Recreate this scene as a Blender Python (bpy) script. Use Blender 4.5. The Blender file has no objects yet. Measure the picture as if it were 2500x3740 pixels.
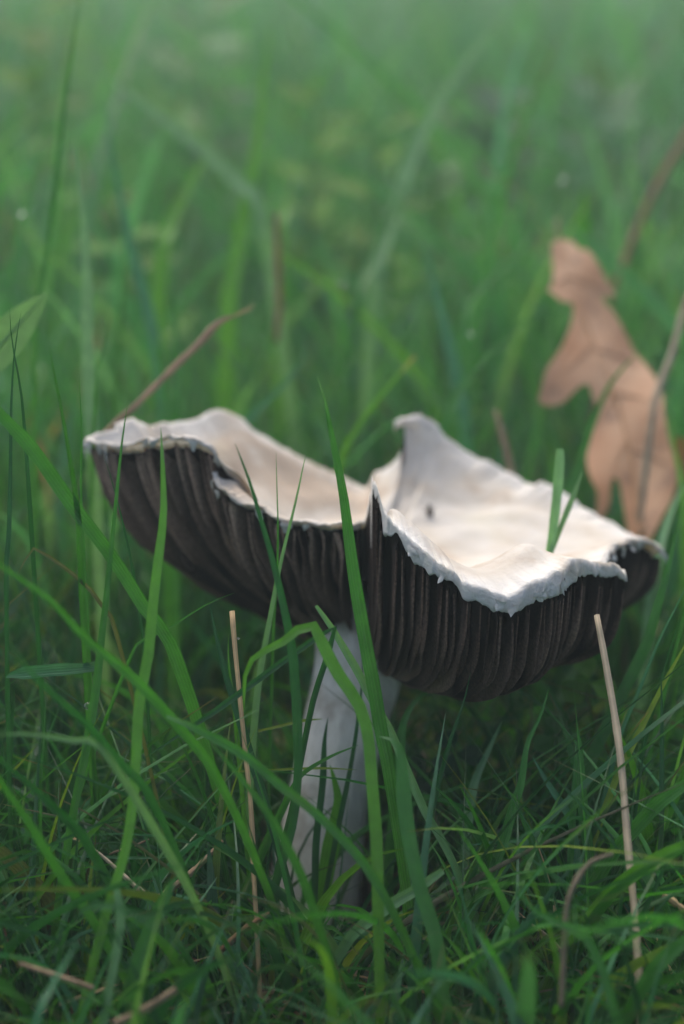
import bpy, math, random
import numpy as np
from mathutils import Vector, geometry

random.seed(7)
rng = np.random.default_rng(11)
R = math.radians
CM = 0.01                      # all lengths below are in centimetres; meshes are built in metres
sc = bpy.context.scene
col = sc.collection

# ------------------------------------------------------------------ camera, sky, sun, exposure
PITCH = R(18.0)
CAM = np.array([0.0, -35.5, 21.65])
FPX, PW, PH = 6156.0, 2500.0, 3740.0
FOCUS = 34.6
cd = bpy.data.cameras.new('camera')
cam = bpy.data.objects.new('camera', cd); col.objects.link(cam)
cam.location = CAM * CM
cam.rotation_euler = (R(90) - PITCH, 0, 0)
cd.sensor_fit = 'VERTICAL'; cd.sensor_height = 36.0
cd.lens = FPX / PH * 36.0
cd.clip_start = 0.005; cd.clip_end = 400.0
cd.dof.use_dof = True
cd.dof.focus_distance = FOCUS * CM
cd.dof.aperture_fstop = 8.0
sc.camera = cam

w = bpy.data.worlds.new('World'); sc.world = w; w.use_nodes = True
nt = w.node_tree; nt.nodes.clear()
sky = nt.nodes.new('ShaderNodeTexSky'); sky.sky_type = 'NISHITA'; sky.sun_disc = False
SUN_EL, SUN_ROT = R(58), R(-20)
sky.sun_elevation = SUN_EL; sky.sun_rotation = SUN_ROT
sky.air_density = 0.75; sky.dust_density = 7.0; sky.ozone_density = 0.6
bg = nt.nodes.new('ShaderNodeBackground'); bg.inputs['Strength'].default_value = 0.15
wo = nt.nodes.new('ShaderNodeOutputWorld')
nt.links.new(sky.outputs[0], bg.inputs[0]); nt.links.new(bg.outputs[0], wo.inputs[0])
sl = bpy.data.lights.new('sun', 'SUN'); sl.energy = 0.8; sl.angle = R(70); sl.color = (1.0, 0.985, 0.96)
so = bpy.data.objects.new('sun', sl); col.objects.link(so)
sd = Vector((math.sin(SUN_ROT) * math.cos(SUN_EL), math.cos(SUN_ROT) * math.cos(SUN_EL), math.sin(SUN_EL)))
so.rotation_euler = sd.to_track_quat('Z', 'Y').to_euler()
vs = sc.view_settings
vs.view_transform = 'Standard'; vs.look = 'None'; vs.exposure = 0.7; vs.gamma = 1.0; vs.use_curve_mapping = False
sc.render.engine = 'CYCLES'
sc.cycles.use_denoising = True
sc.cycles.use_adaptive_sampling = True; sc.cycles.adaptive_threshold = 0.025
sc.cycles.max_bounces = 6; sc.cycles.diffuse_bounces = 3; sc.cycles.glossy_bounces = 2
sc.cycles.transmission_bounces = 5; sc.cycles.transparent_max_bounces = 6
sc.cycles.sample_clamp_indirect = 6.0

# ------------------------------------------------------------------ helpers
FW = np.array([0, math.cos(PITCH), -math.sin(PITCH)]); UP = np.array([0, math.sin(PITCH), math.cos(PITCH)]); RT = np.array([1.0, 0, 0])
def P(px, py, d):
    """the point d centimetres in front of the lens in the direction of a pixel of the photograph"""
    return CAM + FW * d + RT * ((px - PW / 2) / FPX * d) + UP * (-(py - PH / 2) / FPX * d)
def proj(p):
    q = p - CAM
    d = q @ FW
    return PW / 2 + (q @ RT) / d * FPX, PH / 2 - (q @ UP) / d * FPX, d
def ground_at(px, py, z=0.0):
    v = P(px, py, 1.0) - CAM
    t = (z - CAM[2]) / v[2]
    return CAM + v * t
def sstep(a, b, x):
    t = np.clip((x - a) / (b - a), 0, 1)
    return t * t * (3 - 2 * t)
def catmull(pts, n, closed=False):
    pts = np.asarray(pts, float)
    if closed:
        q = np.vstack([pts[-1], pts, pts[0], pts[1]])
    else:
        q = np.vstack([2 * pts[0] - pts[1], pts, 2 * pts[-1] - pts[-2]])
    out = []
    m = len(q) - 3
    k = 24
    for i in range(m):
        p0, p1, p2, p3 = q[i:i + 4]
        t = np.linspace(0, 1, k, endpoint=False)[:, None]
        out.append(0.5 * ((2 * p1) + (-p0 + p2) * t + (2 * p0 - 5 * p1 + 4 * p2 - p3) * t ** 2 + (-p0 + 3 * p1 - 3 * p2 + p3) * t ** 3))
    out = np.vstack(out + [q[-2][None]])
    L = np.concatenate([[0], np.cumsum(np.linalg.norm(np.diff(out[:, :3], axis=0), axis=1))])
    s = np.linspace(0, L[-1], n + 1 if closed else n)
    if closed: s = s[:-1]
    return np.stack([np.interp(s, L, out[:, j]) for j in range(out.shape[1])], 1)
def vnoise(x, seed, oct=3):
    """cheap smooth noise of one coordinate"""
    r = np.random.default_rng(seed)
    y = np.zeros_like(x, float)
    for o in range(oct):
        for _ in range(3):
            y += np.sin(x * (2 ** o) * r.uniform(0.6, 1.6) + r.uniform(0, 6.28)) / (2 ** o) / 3
    return y

def mesh_from(name, V, F, mat, smooth=True, colors=None, uv=None):
    me = bpy.data.meshes.new(name)
    V = np.asarray(V, np.float32) * CM
    F = np.asarray(F, np.int32)
    if F.ndim == 2:
        nf, k = F.shape
        me.vertices.add(len(V)); me.vertices.foreach_set('co', V.ravel())
        me.loops.add(nf * k); me.loops.foreach_set('vertex_index', F.ravel())
        me.polygons.add(nf); me.polygons.foreach_set('loop_start', np.arange(nf, dtype=np.int32) * k)
        me.polygons.foreach_set('loop_total', np.full(nf, k, np.int32))
        me.update(calc_edges=True)
    if smooth:
        me.polygons.foreach_set('use_smooth', np.ones(len(me.polygons), bool))
    if colors is not None:
        a = me.color_attributes.new('Col', 'FLOAT_COLOR', 'POINT')
        c = np.ones((len(V), 4), np.float32); c[:, :3] = colors
        a.data.foreach_set('color', c.ravel())
    if uv is not None:
        a = me.attributes.new('vuv', 'FLOAT2', 'POINT')
        a.data.foreach_set('vector', np.asarray(uv, np.float32).ravel())
    me.materials.append(mat)
    return me
def obj(name, me, parent=None, label=None, cat=None, group=None, kind=None):
    o = bpy.data.objects.new(name, me); col.objects.link(o)
    if parent is not None: o.parent = parent
    if label: o['label'] = label
    if cat: o['category'] = cat
    if group: o['group'] = group
    if kind: o['kind'] = kind
    return o
def empty(name, loc, label, cat, group=None):
    o = obj(name, None, None, label, cat, group)
    o.location = np.asarray(loc) * CM
    o.empty_display_size = 0.01
    return o
def grid_faces(nr, nc, close_r=False, close_c=False, off=0):
    r = np.arange(nr if close_r else nr - 1); c = np.arange(nc if close_c else nc - 1)
    rr, cc = np.meshgrid(r, c, indexing='ij')
    a = rr * nc + cc; b = rr * nc + (cc + 1) % nc
    d = ((rr + 1) % nr) * nc + cc; e = ((rr + 1) % nr) * nc + (cc + 1) % nc
    return np.stack([a, d, e, b], -1).reshape(-1, 4) + off

# ------------------------------------------------------------------ materials
class NT:
    def __init__(s, name):
        s.m = bpy.data.materials.new(name); s.m.use_nodes = True
        s.t = s.m.node_tree; s.t.nodes.clear()
        s.out = s.n('ShaderNodeOutputMaterial')
    def n(s, t, **k):
        x = s.t.nodes.new(t)
        for a, b in k.items(): setattr(x, a, b)
        return x
    def l(s, a, b): s.t.links.new(a, b)
    def val(s, x, inp, v):
        x.inputs[inp].default_value = v
    def noise(s, scale, detail=4, rough=.55, vec=None, dist=0):
        x = s.n('ShaderNodeTexNoise'); x.inputs['Scale'].default_value = scale; x.inputs['Detail'].default_value = detail
        x.inputs['Roughness'].default_value = rough; x.inputs['Distortion'].default_value = dist
        if vec is not None: s.l(vec, x.inputs['Vector'])
        return x
    def ramp(s, fac, stops):
        x = s.n('ShaderNodeValToRGB'); s.l(fac, x.inputs[0])
        e = x.color_ramp.elements
        while len(e) < len(stops): e.new(0.5)
        for i, (p, c) in enumerate(stops):
            e[i].position = p; e[i].color = (*c, 1) if len(c) == 3 else c
        return x
    def mix(s, fac, a, b, mode='MIX'):
        x = s.n('ShaderNodeMix', data_type='RGBA', blend_type=mode)
        for sock, v in ((x.inputs[0], fac), (x.inputs[6], a), (x.inputs[7], b)):
            if isinstance(v, bpy.types.NodeSocket): s.l(v, sock)
            elif isinstance(v, (int, float)): sock.default_value = v
            else: sock.default_value = (*v, 1)
        return x.outputs[2]
    def math(s, op, a, b=0.5, c=None):
        x = s.n('ShaderNodeMath', operation=op)
        for i, v in enumerate((a, b, c)):
            if v is None: continue
            if isinstance(v, bpy.types.NodeSocket): s.l(v, x.inputs[i])
            else: x.inputs[i].default_value = v
        return x.outputs[0]
    def bump(s, h, strength, dist):
        x = s.n('ShaderNodeBump'); s.l(h, x.inputs['Height']); x.inputs['Strength'].default_value = strength; x.inputs['Distance'].default_value = dist
        return x.outputs[0]
    def attr(s, name, out='Color'):
        x = s.n('ShaderNodeAttribute'); x.attribute_name = name
        return x.outputs[out]
    def pos(s): return s.n('ShaderNodeTexCoord').outputs['Object']

def leafy_material(name, rough=0.36, trans=0.32, veins=15.0, spec=0.5, stain=0.25):
    """a blade or leaf: its own colour, fine lengthwise veins, pale worn flecks, some light passing through"""
    k = NT(name)
    c = k.attr('Col')
    sep = k.n('ShaderNodeSeparateXYZ'); k.l(k.attr('vuv', 'Vector'), sep.inputs[0])
    pos = k.n('ShaderNodeNewGeometry').outputs['Position']
    n1 = k.noise(260, 3, vec=pos); n2 = k.noise(55, 3, vec=pos)
    wav = k.math('SINE', k.math('MULTIPLY', sep.outputs[0], veins))
    f = k.ramp(n1.outputs[0], [(0.3, (0.82, 0.82, 0.82)), (0.75, (1.2, 1.17, 1.1))])
    c1 = k.mix(1.0, c, f.outputs[0], 'MULTIPLY')
    vein = k.ramp(k.math('MULTIPLY_ADD', wav, .5, .5), [(0.1, (0.86, 0.89, 0.86)), (0.9, (1.11, 1.09, 1.07))])
    c1 = k.mix(1.0, c1, vein.outputs[0], 'MULTIPLY')
    st = k.ramp(n2.outputs[0], [(0.66, (0, 0, 0)), (0.8, (stain, stain, stain))])
    c1 = k.mix(st.outputs[0], c1, (0.16, 0.17, 0.05))
    p = k.n('ShaderNodeBsdfPrincipled'); k.l(c1, p.inputs['Base Color'])
    p.inputs['Roughness'].default_value = rough; p.inputs['Specular IOR Level'].default_value = spec
    k.l(k.bump(k.math('ADD', wav, k.math('MULTIPLY', n1.outputs[0], 1.5)), 0.35, 0.00015), p.inputs['Normal'])
    tr = k.n('ShaderNodeBsdfTranslucent')
    k.l(k.mix(1.0, c1, (1.25, 1.3, 0.55), 'MULTIPLY'), tr.inputs['Color'])
    m = k.n('ShaderNodeMixShader'); m.inputs[0].default_value = trans
    k.l(p.outputs[0], m.inputs[1]); k.l(tr.outputs[0], m.inputs[2]); k.l(m.outputs[0], k.out.inputs[0])
    return k.m
M_GRASS = leafy_material('grass_green')
M_STRAW = leafy_material('dry_straw', rough=0.7, trans=0.1, veins=18, spec=0.2, stain=0.0)
M_WEED = leafy_material('weed_leaf', rough=0.7, trans=0.35, veins=0.0, spec=0.2, stain=0.1)

def cap_material():
    k = NT('mushroom_skin')
    pos = k.pos()
    rim = k.attr('rim', 'Fac')
    mp = k.n('ShaderNodeMapping'); mp.inputs['Scale'].default_value = (1, 1, 1.8); k.l(pos, mp.inputs[0])
    n1 = k.noise(38, 5, .6, vec=mp.outputs[0], dist=.6); n2 = k.noise(120, 5, .65, vec=pos); n3 = k.noise(900, 4, .7, vec=pos); n4 = k.noise(20, 3, vec=pos)
    base = k.ramp(n1.outputs[0], [(0.38, (0.50, 0.49, 0.455)), (0.5, (0.475, 0.45, 0.395)), (0.6, (0.40, 0.34, 0.275)), (0.72, (0.29, 0.225, 0.17))])
    fine = k.ramp(n2.outputs[0], [(0.3, (0.9, 0.88, 0.86)), (0.7, (1.05, 1.05, 1.05))])
    c = k.mix(1.0, base.outputs[0], fine.outputs[0], 'MULTIPLY')
    tan = k.attr('tan', 'Fac')
    tn = k.ramp(n1.outputs[0], [(0.40, (.35, .35, .35)), (0.5, (1, 1, 1))])
    c = k.mix(k.math('MULTIPLY', k.math('MULTIPLY', tan, tn.outputs[0]), 0.85), c, (0.30, 0.25, 0.195))
    green = k.ramp(n4.outputs[0], [(0.62, (0, 0, 0)), (0.72, (.35, .35, .35))])
    c = k.mix(green.outputs[0], c, (0.52, 0.50, 0.36))
    white = k.ramp(n2.outputs[0], [(0.2, (0.58, 0.58, 0.55)), (0.75, (0.70, 0.70, 0.67))])
    crm = k.ramp(n1.outputs[0], [(0.5, (0, 0, 0)), (0.64, (.75, .75, .75))])
    wh = k.mix(crm.outputs[0], white.outputs[0], (0.50, 0.44, 0.34))
    c = k.mix(rim, c, wh)
    p = k.n('ShaderNodeBsdfPrincipled'); k.l(c, p.inputs['Base Color'])
    p.inputs['Roughness'].default_value = 0.75; p.inputs['Specular IOR Level'].default_value = 0.25
    p.inputs['Subsurface Weight'].default_value = 0.15; p.inputs['Subsurface Radius'].default_value = (0.004, 0.003, 0.002); p.inputs['Subsurface Scale'].default_value = 0.5
    h = k.math('ADD', n2.outputs[0], k.math('MULTIPLY', n3.outputs[0], 0.35))
    fib = k.noise(420, 5, .75, vec=pos, dist=1.5)
    h = k.math('ADD', h, k.math('MULTIPLY', k.math('MULTIPLY', fib.outputs[0], rim), 1.6))
    k.l(k.bump(h, 0.6, 0.0007), p.inputs['Normal'])
    k.l(p.outputs[0], k.out.inputs[0])
    return k.m
def gill_material():
    k = NT('mushroom_gill')
    pos = k.n('ShaderNodeNewGeometry').outputs['Position']
    oi = k.n('ShaderNodeObjectInfo')
    pale = k.attr('pale', 'Fac')
    n1 = k.noise(90, 4, vec=pos); n2 = k.noise(1500, 3, .7, vec=pos)
    c = k.ramp(n1.outputs[0], [(0.3, (0.009, 0.006, 0.0055)), (0.55, (0.021, 0.0135, 0.011)), (0.75, (0.05, 0.03, 0.024))]).outputs[0]
    c = k.mix(pale, c, (0.36, 0.235, 0.185))
    c = k.mix(k.attr('flesh', 'Fac'), c, (0.46, 0.33, 0.265))
    g = k.math('ADD', 0.75, k.math('MULTIPLY', oi.outputs['Random'], 0.6))
    gc = k.n('ShaderNodeCombineColor'); [k.l(g, gc.inputs[i]) for i in range(3)]
    c = k.mix(1.0, c, gc.outputs[0], 'MULTIPLY')
    d = k.ramp(n2.outputs[0], [(0.35, (0.6, 0.6, 0.6)), (0.7, (1.5, 1.45, 1.4))])
    c = k.mix(1.0, c, d.outputs[0], 'MULTIPLY')
    p = k.n('ShaderNodeBsdfPrincipled'); k.l(c, p.inputs['Base Color'])
    p.inputs['Roughness'].default_value = 0.9; p.inputs['Specular IOR Level'].default_value = 0.15
    k.l(k.bump(n2.outputs[0], 0.5, 0.0004), p.inputs['Normal'])
    k.l(p.outputs[0], k.out.inputs[0])
    return k.m
def stem_material():
    k = NT('mushroom_stem')
    pos = k.pos()
    mp = k.n('ShaderNodeMapping'); mp.inputs['Scale'].default_value = (1, 1, 0.15); k.l(pos, mp.inputs[0])
    n1 = k.noise(420, 5, .65, vec=mp.outputs[0]); n2 = k.noise(70, 4, .6, vec=pos)
    c = k.ramp(n1.outputs[0], [(0.3, (0.60, 0.58, 0.50)), (0.7, (0.84, 0.82, 0.73))]).outputs[0]
    s = k.ramp(n2.outputs[0], [(0.54, (0, 0, 0)), (0.70, (.7, .7, .7))])
    c = k.mix(s.outputs[0], c, (0.33, 0.26, 0.18))
    p = k.n('ShaderNodeBsdfPrincipled'); k.l(c, p.inputs['Base Color']); p.inputs['Roughness'].default_value = 0.7
    k.l(k.bump(n1.outputs[0], 0.8, 0.0012), p.inputs['Normal'])
    k.l(p.outputs[0], k.out.inputs[0])
    return k.m
def oak_material():
    k = NT('oak_leaf_brown')
    pos = k.pos()
    n1 = k.noise(35, 4, vec=pos); n2 = k.noise(90, 3, vec=pos); n3 = k.noise(700, 3, vec=pos)
    c = k.ramp(n1.outputs[0], [(0.3, (0.36, 0.18, 0.08)), (0.48, (0.46, 0.265, 0.145)), (0.7, (0.53, 0.35, 0.215))]).outputs[0]
    s = k.ramp(n2.outputs[0], [(0.57, (0, 0, 0)), (0.70, (.5, .5, .5))])
    c = k.mix(s.outputs[0], c, (0.16, 0.10, 0.075))
    p = k.n('ShaderNodeBsdfPrincipled'); k.l(c, p.inputs['Base Color']); p.inputs['Roughness'].default_value = 0.55
    k.l(k.bump(n3.outputs[0], 0.3, 0.0004), p.inputs['Normal'])
    tr = k.n('ShaderNodeBsdfTranslucent'); k.l(c, tr.inputs['Color'])
    m = k.n('ShaderNodeMixShader'); m.inputs[0].default_value = 0.2
    k.l(p.outputs[0], m.inputs[1]); k.l(tr.outputs[0], m.inputs[2]); k.l(m.outputs[0], k.out.inputs[0])
    return k.m
def plain(name, c, rough=.6, spec=.4, metal=0):
    k = NT(name); p = k.n('ShaderNodeBsdfPrincipled')
    n = k.noise(800, 3, vec=k.pos())
    f = k.ramp(n.outputs[0], [(0.3, tuple(x * .8 for x in c)), (0.7, tuple(min(1, x * 1.2) for x in c))])
    k.l(f.outputs[0], p.inputs['Base Color'])
    p.inputs['Roughness'].default_value = rough; p.inputs['Specular IOR Level'].default_value = spec
    k.l(p.outputs[0], k.out.inputs[0]); return k.m
def dew_material():
    k = NT('dew_water'); p = k.n('ShaderNodeBsdfPrincipled')
    p.inputs['Base Color'].default_value = (1, 1, 1, 1); p.inputs['Roughness'].default_value = 0.0
    p.inputs['Transmission Weight'].default_value = 1.0; p.inputs['IOR'].default_value = 1.33
    k.l(p.outputs[0], k.out.inputs[0]); return k.m
def soil_material():
    k = NT('soil')
    pos = k.n('ShaderNodeNewGeometry').outputs['Position']
    n1 = k.noise(60, 5, .65, vec=pos); n2 = k.noise(400, 5, .7, vec=pos); n3 = k.noise(9, 4, vec=pos)
    c = k.ramp(n1.outputs[0], [(0.3, (0.018, 0.014, 0.009)), (0.55, (0.04, 0.032, 0.018)), (0.75, (0.085, 0.062, 0.035))]).outputs[0]
    g = k.ramp(n3.outputs[0], [(0.35, (0.2, 0.2, 0.2)), (0.6, (.85, .85, .85))])
    c = k.mix(g.outputs[0], c, (0.028, 0.055, 0.014))
    p = k.n('ShaderNodeBsdfPrincipled'); k.l(c, p.inputs['Base Color']); p.inputs['Roughness'].default_value = 0.95
    k.l(k.bump(n2.outputs[0], 0.8, 0.004), p.inputs['Normal'])
    k.l(p.outputs[0], k.out.inputs[0]); return k.m
M_CAP, M_GILL, M_STEM, M_OAK, M_DEW, M_SOIL = cap_material(), gill_material(), stem_material(), oak_material(), dew_material(), soil_material()
M_BUG = plain('insect_black', (0.012, 0.012, 0.014), .35, .5)
M_WING = plain('insect_wing', (0.05, 0.05, 0.055), .25, .6)

# ------------------------------------------------------------------ ground
def gz(x, y):
    """height of the soil: the turf is thicker in front of the mushroom than at its foot"""
    return -0.4 + (0.22 * np.sin(x * .35 + 1) * np.sin(y * .3) + 0.1 * np.sin(x * .9 + y * .7)) * np.exp(-((x / 200) ** 2 + (y / 300) ** 2)) \
        + 1.7 * (1 - sstep(-6.5, -1.0, y + .25 * x * np.sin(x * .2))) * np.exp(-(x / 300) ** 2) * sstep(-400, -60, y)
def build_ground():
    xs = np.concatenate([-np.geomspace(6000, 60, 26), np.linspace(-55, 55, 45), np.geomspace(60, 6000, 26)])
    ys = np.concatenate([-np.geomspace(6000, 70, 20), np.linspace(-60, 120, 120), np.geomspace(125, 6000, 30)])
    X, Y = np.meshgrid(xs, ys, indexing='ij')
    Z = gz(X, Y)
    V = np.stack([X, Y, Z], -1).reshape(-1, 3)
    obj('ground', mesh_from('ground', V, grid_faces(len(xs), len(ys)), M_SOIL), kind='structure')
build_ground()

# ------------------------------------------------------------------ the mushroom
DSP = 2500 / 1568.0
RIM = [  # pixel of the photograph (at 1568 wide) and distance of each point of the cap's edge
 (858,1105,36.4),(880,1165,35.6),(900,1195,35.3),(930,1220,35.0),(985,1272,34.6),(1045,1318,34.3),(1065,1338,34.2),(1115,1352,34.1),(1160,1366,34.1),
 (1182,1360,34.2),(1232,1331,34.5),(1290,1297,35.0),(1330,1280,35.6),(1365,1293,36.2),(1400,1290,36.8),(1430,1308,37.3),(1412,1300,38.2),(1385,1282,38.9),
 (1405,1256,39.8),(1450,1234,40.6),(1490,1240,41.3),(1516,1260,42.0),(1495,1246,43.0),(1450,1226,43.8),(1395,1192,44.6),(1335,1160,45.2),(1300,1132,45.5),
 (1245,1108,45.8),(1225,1114,45.9),(1190,1095,46.1),(1130,1066,46.2),(1070,1032,46.2),(1025,1000,46.0),(1000,970,45.8),(962,953,45.4),(938,956,45.2),(930,968,45.1),
 (931,992,45.1),(926,1022,45.2),(908,1054,45.4),(882,1072,45.7),(860,1078,45.9),(850,1100,46.1),(834,1112,46.3),(780,1092,46.4),(700,1052,46.4),(640,1020,46.3),
 (590,988,46.1),(550,955,45.9),(510,940,45.6),(470,948,45.1),(446,962,44.6),(400,968,43.8),(345,970,43.0),(315,966,42.4),(295,960,41.8),(255,985,41.3),(202,1003,40.8),
 (238,1014,40.1),(290,1012,39.5),(350,1005,39.0),(410,998,38.6),(455,1006,38.3),(492,1036,38.3),(486,1075,38.5),(500,1102,38.3),(545,1135,38.1),(600,1165,38.0),
 (650,1190,37.9),(700,1194,37.9),(760,1200,38.0),(812,1196,38.3),(836,1185,38.5)]
C0 = P(1330, 2100, 41.2)[:2]                    # plan position of the cap's middle
Z_TOP, Z_LOW = 7.6, 5.4
NR = 1300
rim_w = np.array([[*P(x * DSP, y * DSP, d), i] for i, (x, y, d) in enumerate(RIM)])
rimc = catmull(rim_w, NR, closed=True)
rimp, ridx = rimc[:, :3].copy(), rimc[:, 3].copy()
# the index wraps past the end: keep it monotone
tear = (ridx > 72.2) | (np.concatenate([[0], np.diff(ridx)]) < -1)
last = np.where(ridx >= 71.9)[0]
tear_mask = np.zeros(NR, bool)
i0 = int(np.argmax(ridx)); tear_mask[i0:] = True
tt = np.linspace(0, 1, NR, endpoint=False)
circ = np.linalg.norm(np.diff(np.vstack([rimp, rimp[:1]]), axis=0), axis=1).sum()
arc = tt * circ
out2 = rimp[:, :2] - C0; rad = np.linalg.norm(out2, axis=1); outn = out2 / rad[:, None]
rim_s = rimp[:, 2].copy()
kw = np.hanning(61); kw /= kw.sum()
rim_s = np.convolve(np.concatenate([rim_s[-30:], rim_s, rim_s[:30]]), kw, 'valid')
rimp[:, 2] += 0.05 * vnoise(arc * 2.2, 3) + 0.03 * vnoise(arc * 6, 4) + 0.014 * vnoise(arc * 21, 14)
rimp[:, :2] += outn * (0.05 * vnoise(arc * 1.8, 5) + 0.02 * vnoise(arc * 8, 6))[:, None]
def bell(i, a, b, soft=1.5):
    return sstep(a - soft, a + soft, i) * (1 - sstep(b - soft, b + soft, i))
front = bell(ridx, 1.5, 12.5)
leftl = bell(ridx, 56, 71.5, 1.5); leftl[tear_mask] = .0
backl = bell(ridx, 43, 57, 2.0)
def top_z(ti, s):
    """height of the cap's upper skin at rim index ti (array) and radius fraction s"""
    zr = rim_s[ti] + (rimp[ti, 2] - rim_s[ti]) * sstep(.84, .99, s); f = front[ti]
    pk = bell(ridx[ti], 33, 38, 2)
    g_bowl = (0.25 - .15 * pk) * s + (0.75 + .15 * pk) * s ** (2.3 + 3.0 * pk)
    g_lip = sstep(0.40, 0.86, s)
    g = (1 - f) * g_bowl + f * g_lip
    z = Z_TOP + (zr - Z_TOP) * g + (0.42 * leftl[ti] + 0.16 * f) * sstep(.45, .78, s) * (1 - sstep(.8, 1.0, s) ** 1.5)
    th = tt[ti] * 2 * math.pi
    z = z + (0.05 * np.sin(7 * th + 6 * s) + 0.03 * np.sin(11 * th - 17 * s) + .02 * np.sin(17 * th + 31 * s)) * sstep(.15, .6, s) * (1 - sstep(.9, 1, s))
    z = z + 0.05 * np.sin(s * 21 + 3 * np.sin(th * 5)) * sstep(.2, .5, s) * (1 - sstep(.85, 1, s)) * (0.4 + leftl[ti] + backl[ti])
    return z
boxy = bell(ridx, -5, 15.5, 1.5); boxy[tear_mask] = 1
midb = bell(ridx, 15.5, 24, 2)
def low_pt(ti, q):
    """lower edge of the gills: q 0 at the stem, 1 at the rim"""
    e = 1.0 + 0.1 * leftl[ti] * (1 - boxy[ti]) - (0.45 + .12 * bell(ridx[ti], 8, 16, 1)) * boxy[ti] - .42 * midb[ti]
    rise = 1.05 * boxy[ti] + .3 * midb[ti]
    a = np.sin(q * math.pi / 2) ** e
    b = 1 - np.cos(q * math.pi / 2) ** e
    xy = C0 + out2[ti] * a[:, None]
    z = Z_LOW + rise * a + (rimp[ti, 2] - Z_LOW - rise) * b + .85 * (leftl[ti] * (1 - boxy[ti])) * sstep(.08, .4, a) * (1 - a)
    return np.column_stack([xy, z]), a
out2 = rimp[:, :2] - C0; rad = np.linalg.norm(out2, axis=1); outn = out2 / rad[:, None]

mush = empty('mushroom', (0, 0, 0), 'large white mushroom with upturned split cap and dark brown gills on pale stem', 'mushroom')
def build_cap():
    idx = np.arange(NR)
    rows, rimw, tanw = [], [], []
    S = np.concatenate([np.linspace(0.0, 0.8, 26)[1:], np.linspace(0.83, 1.0, 9)])
    for s in S:
        z = top_z(idx, np.full(NR, s))
        xy = C0 + out2 * s
        rows.append(np.column_stack([xy, z]))
        rimw.append(sstep(0.88, 0.98, s) * np.ones(NR) * (0.6 + 0.4 * front))
        tanw.append(np.clip(backl * sstep(.3, .7, s) * 1.0 + leftl * sstep(.2, .6, s) * (1 - sstep(.8, .95, s)) * .8 + front * sstep(.5, .64, s) * (1 - sstep(.80, .86, s)) * 1.0, 0, 1))
    # ragged hem: rolls over the edge and hangs down outside the gills
    hem = 0.24 + 0.13 * vnoise(arc * 2.6, 21) + 0.10 * vnoise(arc * 6, 22) + 0.05 * vnoise(arc * 19, 23)
    hem += 0.30 * np.clip(vnoise(arc * 3.3, 25), 0, 1) ** 2
    saw = (arc * 1.35 + .5 * vnoise(arc * 1.1, 41)) % 1.0; saw2 = (arc * 3.7 + .6 * vnoise(arc * 2.3, 42)) % 1.0
    hem += (0.16 * saw * (0.5 + .5 * vnoise(arc * .9, 43)) + 0.07 * saw2) + 0.05 * np.abs(vnoise(arc * 34, 27)) - .06
    hem = np.clip(hem, 0.05, 0.8) * (0.45 + 0.55 * front - .2 * leftl - .25 * midb)
    hem += .42 * np.exp(-((ridx - .7) / .9) ** 2)
    hem[tear_mask] = 0.03
    hem = np.convolve(np.concatenate([hem[-2:], hem, hem[:2]]), np.array([1, 2, 3, 2, 1]) / 9, 'valid')
    QG = np.linspace(1.0, .3, 60)
    WP = np.stack([low_pt(idx, np.full(NR, q))[0] for q in QG], 1)            # each rim point's wall, from the edge down
    WL = np.concatenate([np.zeros((NR, 1)), np.cumsum(np.linalg.norm(np.diff(WP, axis=1), axis=2), axis=1)], 1)
    qat = lambda h: np.array([np.interp(h[i], WL[i], QG) for i in range(NR)])
    for k, (f, o) in enumerate([(0.06, .025), (.22, .045), (.5, .05), (.8, .05), (1.0, .045), (1.0, .015), (.6, -.03), (.0, -.07)]):
        q = qat(f * hem)
        p, a = low_pt(idx, q)
        wig = 0.03 * vnoise(arc * 5, 31) + 0.018 * vnoise(arc * 13 + k * .6, 32) + .012 * vnoise(arc * 31 + k, 33)
        p[:, :2] += outn * (o + (wig if f > .1 and o > 0 else 0 * wig))[:, None]
        rows.append(p); rimw.append(1 - .55 * np.clip(leftl + midb, 0, 1)); tanw.append(.8 * np.clip(leftl + midb, 0, 1))
    # underside of the flesh, above the gills
    for s in np.concatenate([np.linspace(0.97, 0.1, 14)]):
        z = top_z(idx, np.full(NR, s)) - 0.28 * (0.25 + 0.75 * sstep(1, .85, s) if s < 1 else 1)
        rows.append(np.column_stack([C0 + out2 * s, np.minimum(z, rimp[:, 2] - .15)])); rimw.append(np.zeros(NR)); tanw.append(np.zeros(NR))
    nrow = len(rows)
    V = np.vstack(rows)
    F = grid_faces(nrow, NR, close_c=True)
    # centre
    c_i = len(V)
    V = np.vstack([V, [[C0[0], C0[1], Z_TOP]]])
    j = np.arange(NR)
    tri = np.column_stack([np.full(NR, c_i), j, (j + 1) % NR, (j + 1) % NR])
    me = bpy.data.meshes.new('cap')
    faces = [tuple(f) for f in F] + [(c_i, int(b), int(c)) for _, b, c, _ in tri]
    me.from_pydata([tuple(v) for v in V * CM], [], faces)
    me.polygons.foreach_set('use_smooth', np.ones(len(me.polygons), bool))
    for nm, dat in (('rim', rimw), ('tan', tanw)):
        a = me.attributes.new(nm, 'FLOAT', 'POINT'); a.data.foreach_set('value', np.concatenate(dat + [[0]]).astype(np.float32))
    me.materials.append(M_CAP); me.materials.append(M_GILL)
    nu = 13 * NR
    mi = np.zeros(len(me.polygons), np.int32); mi[(nrow - 14) * NR:(nrow - 1) * NR] = 1
    me.polygons.foreach_set('material_index', mi)
    return obj('cap', me, mush)
cap = build_cap()

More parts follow.
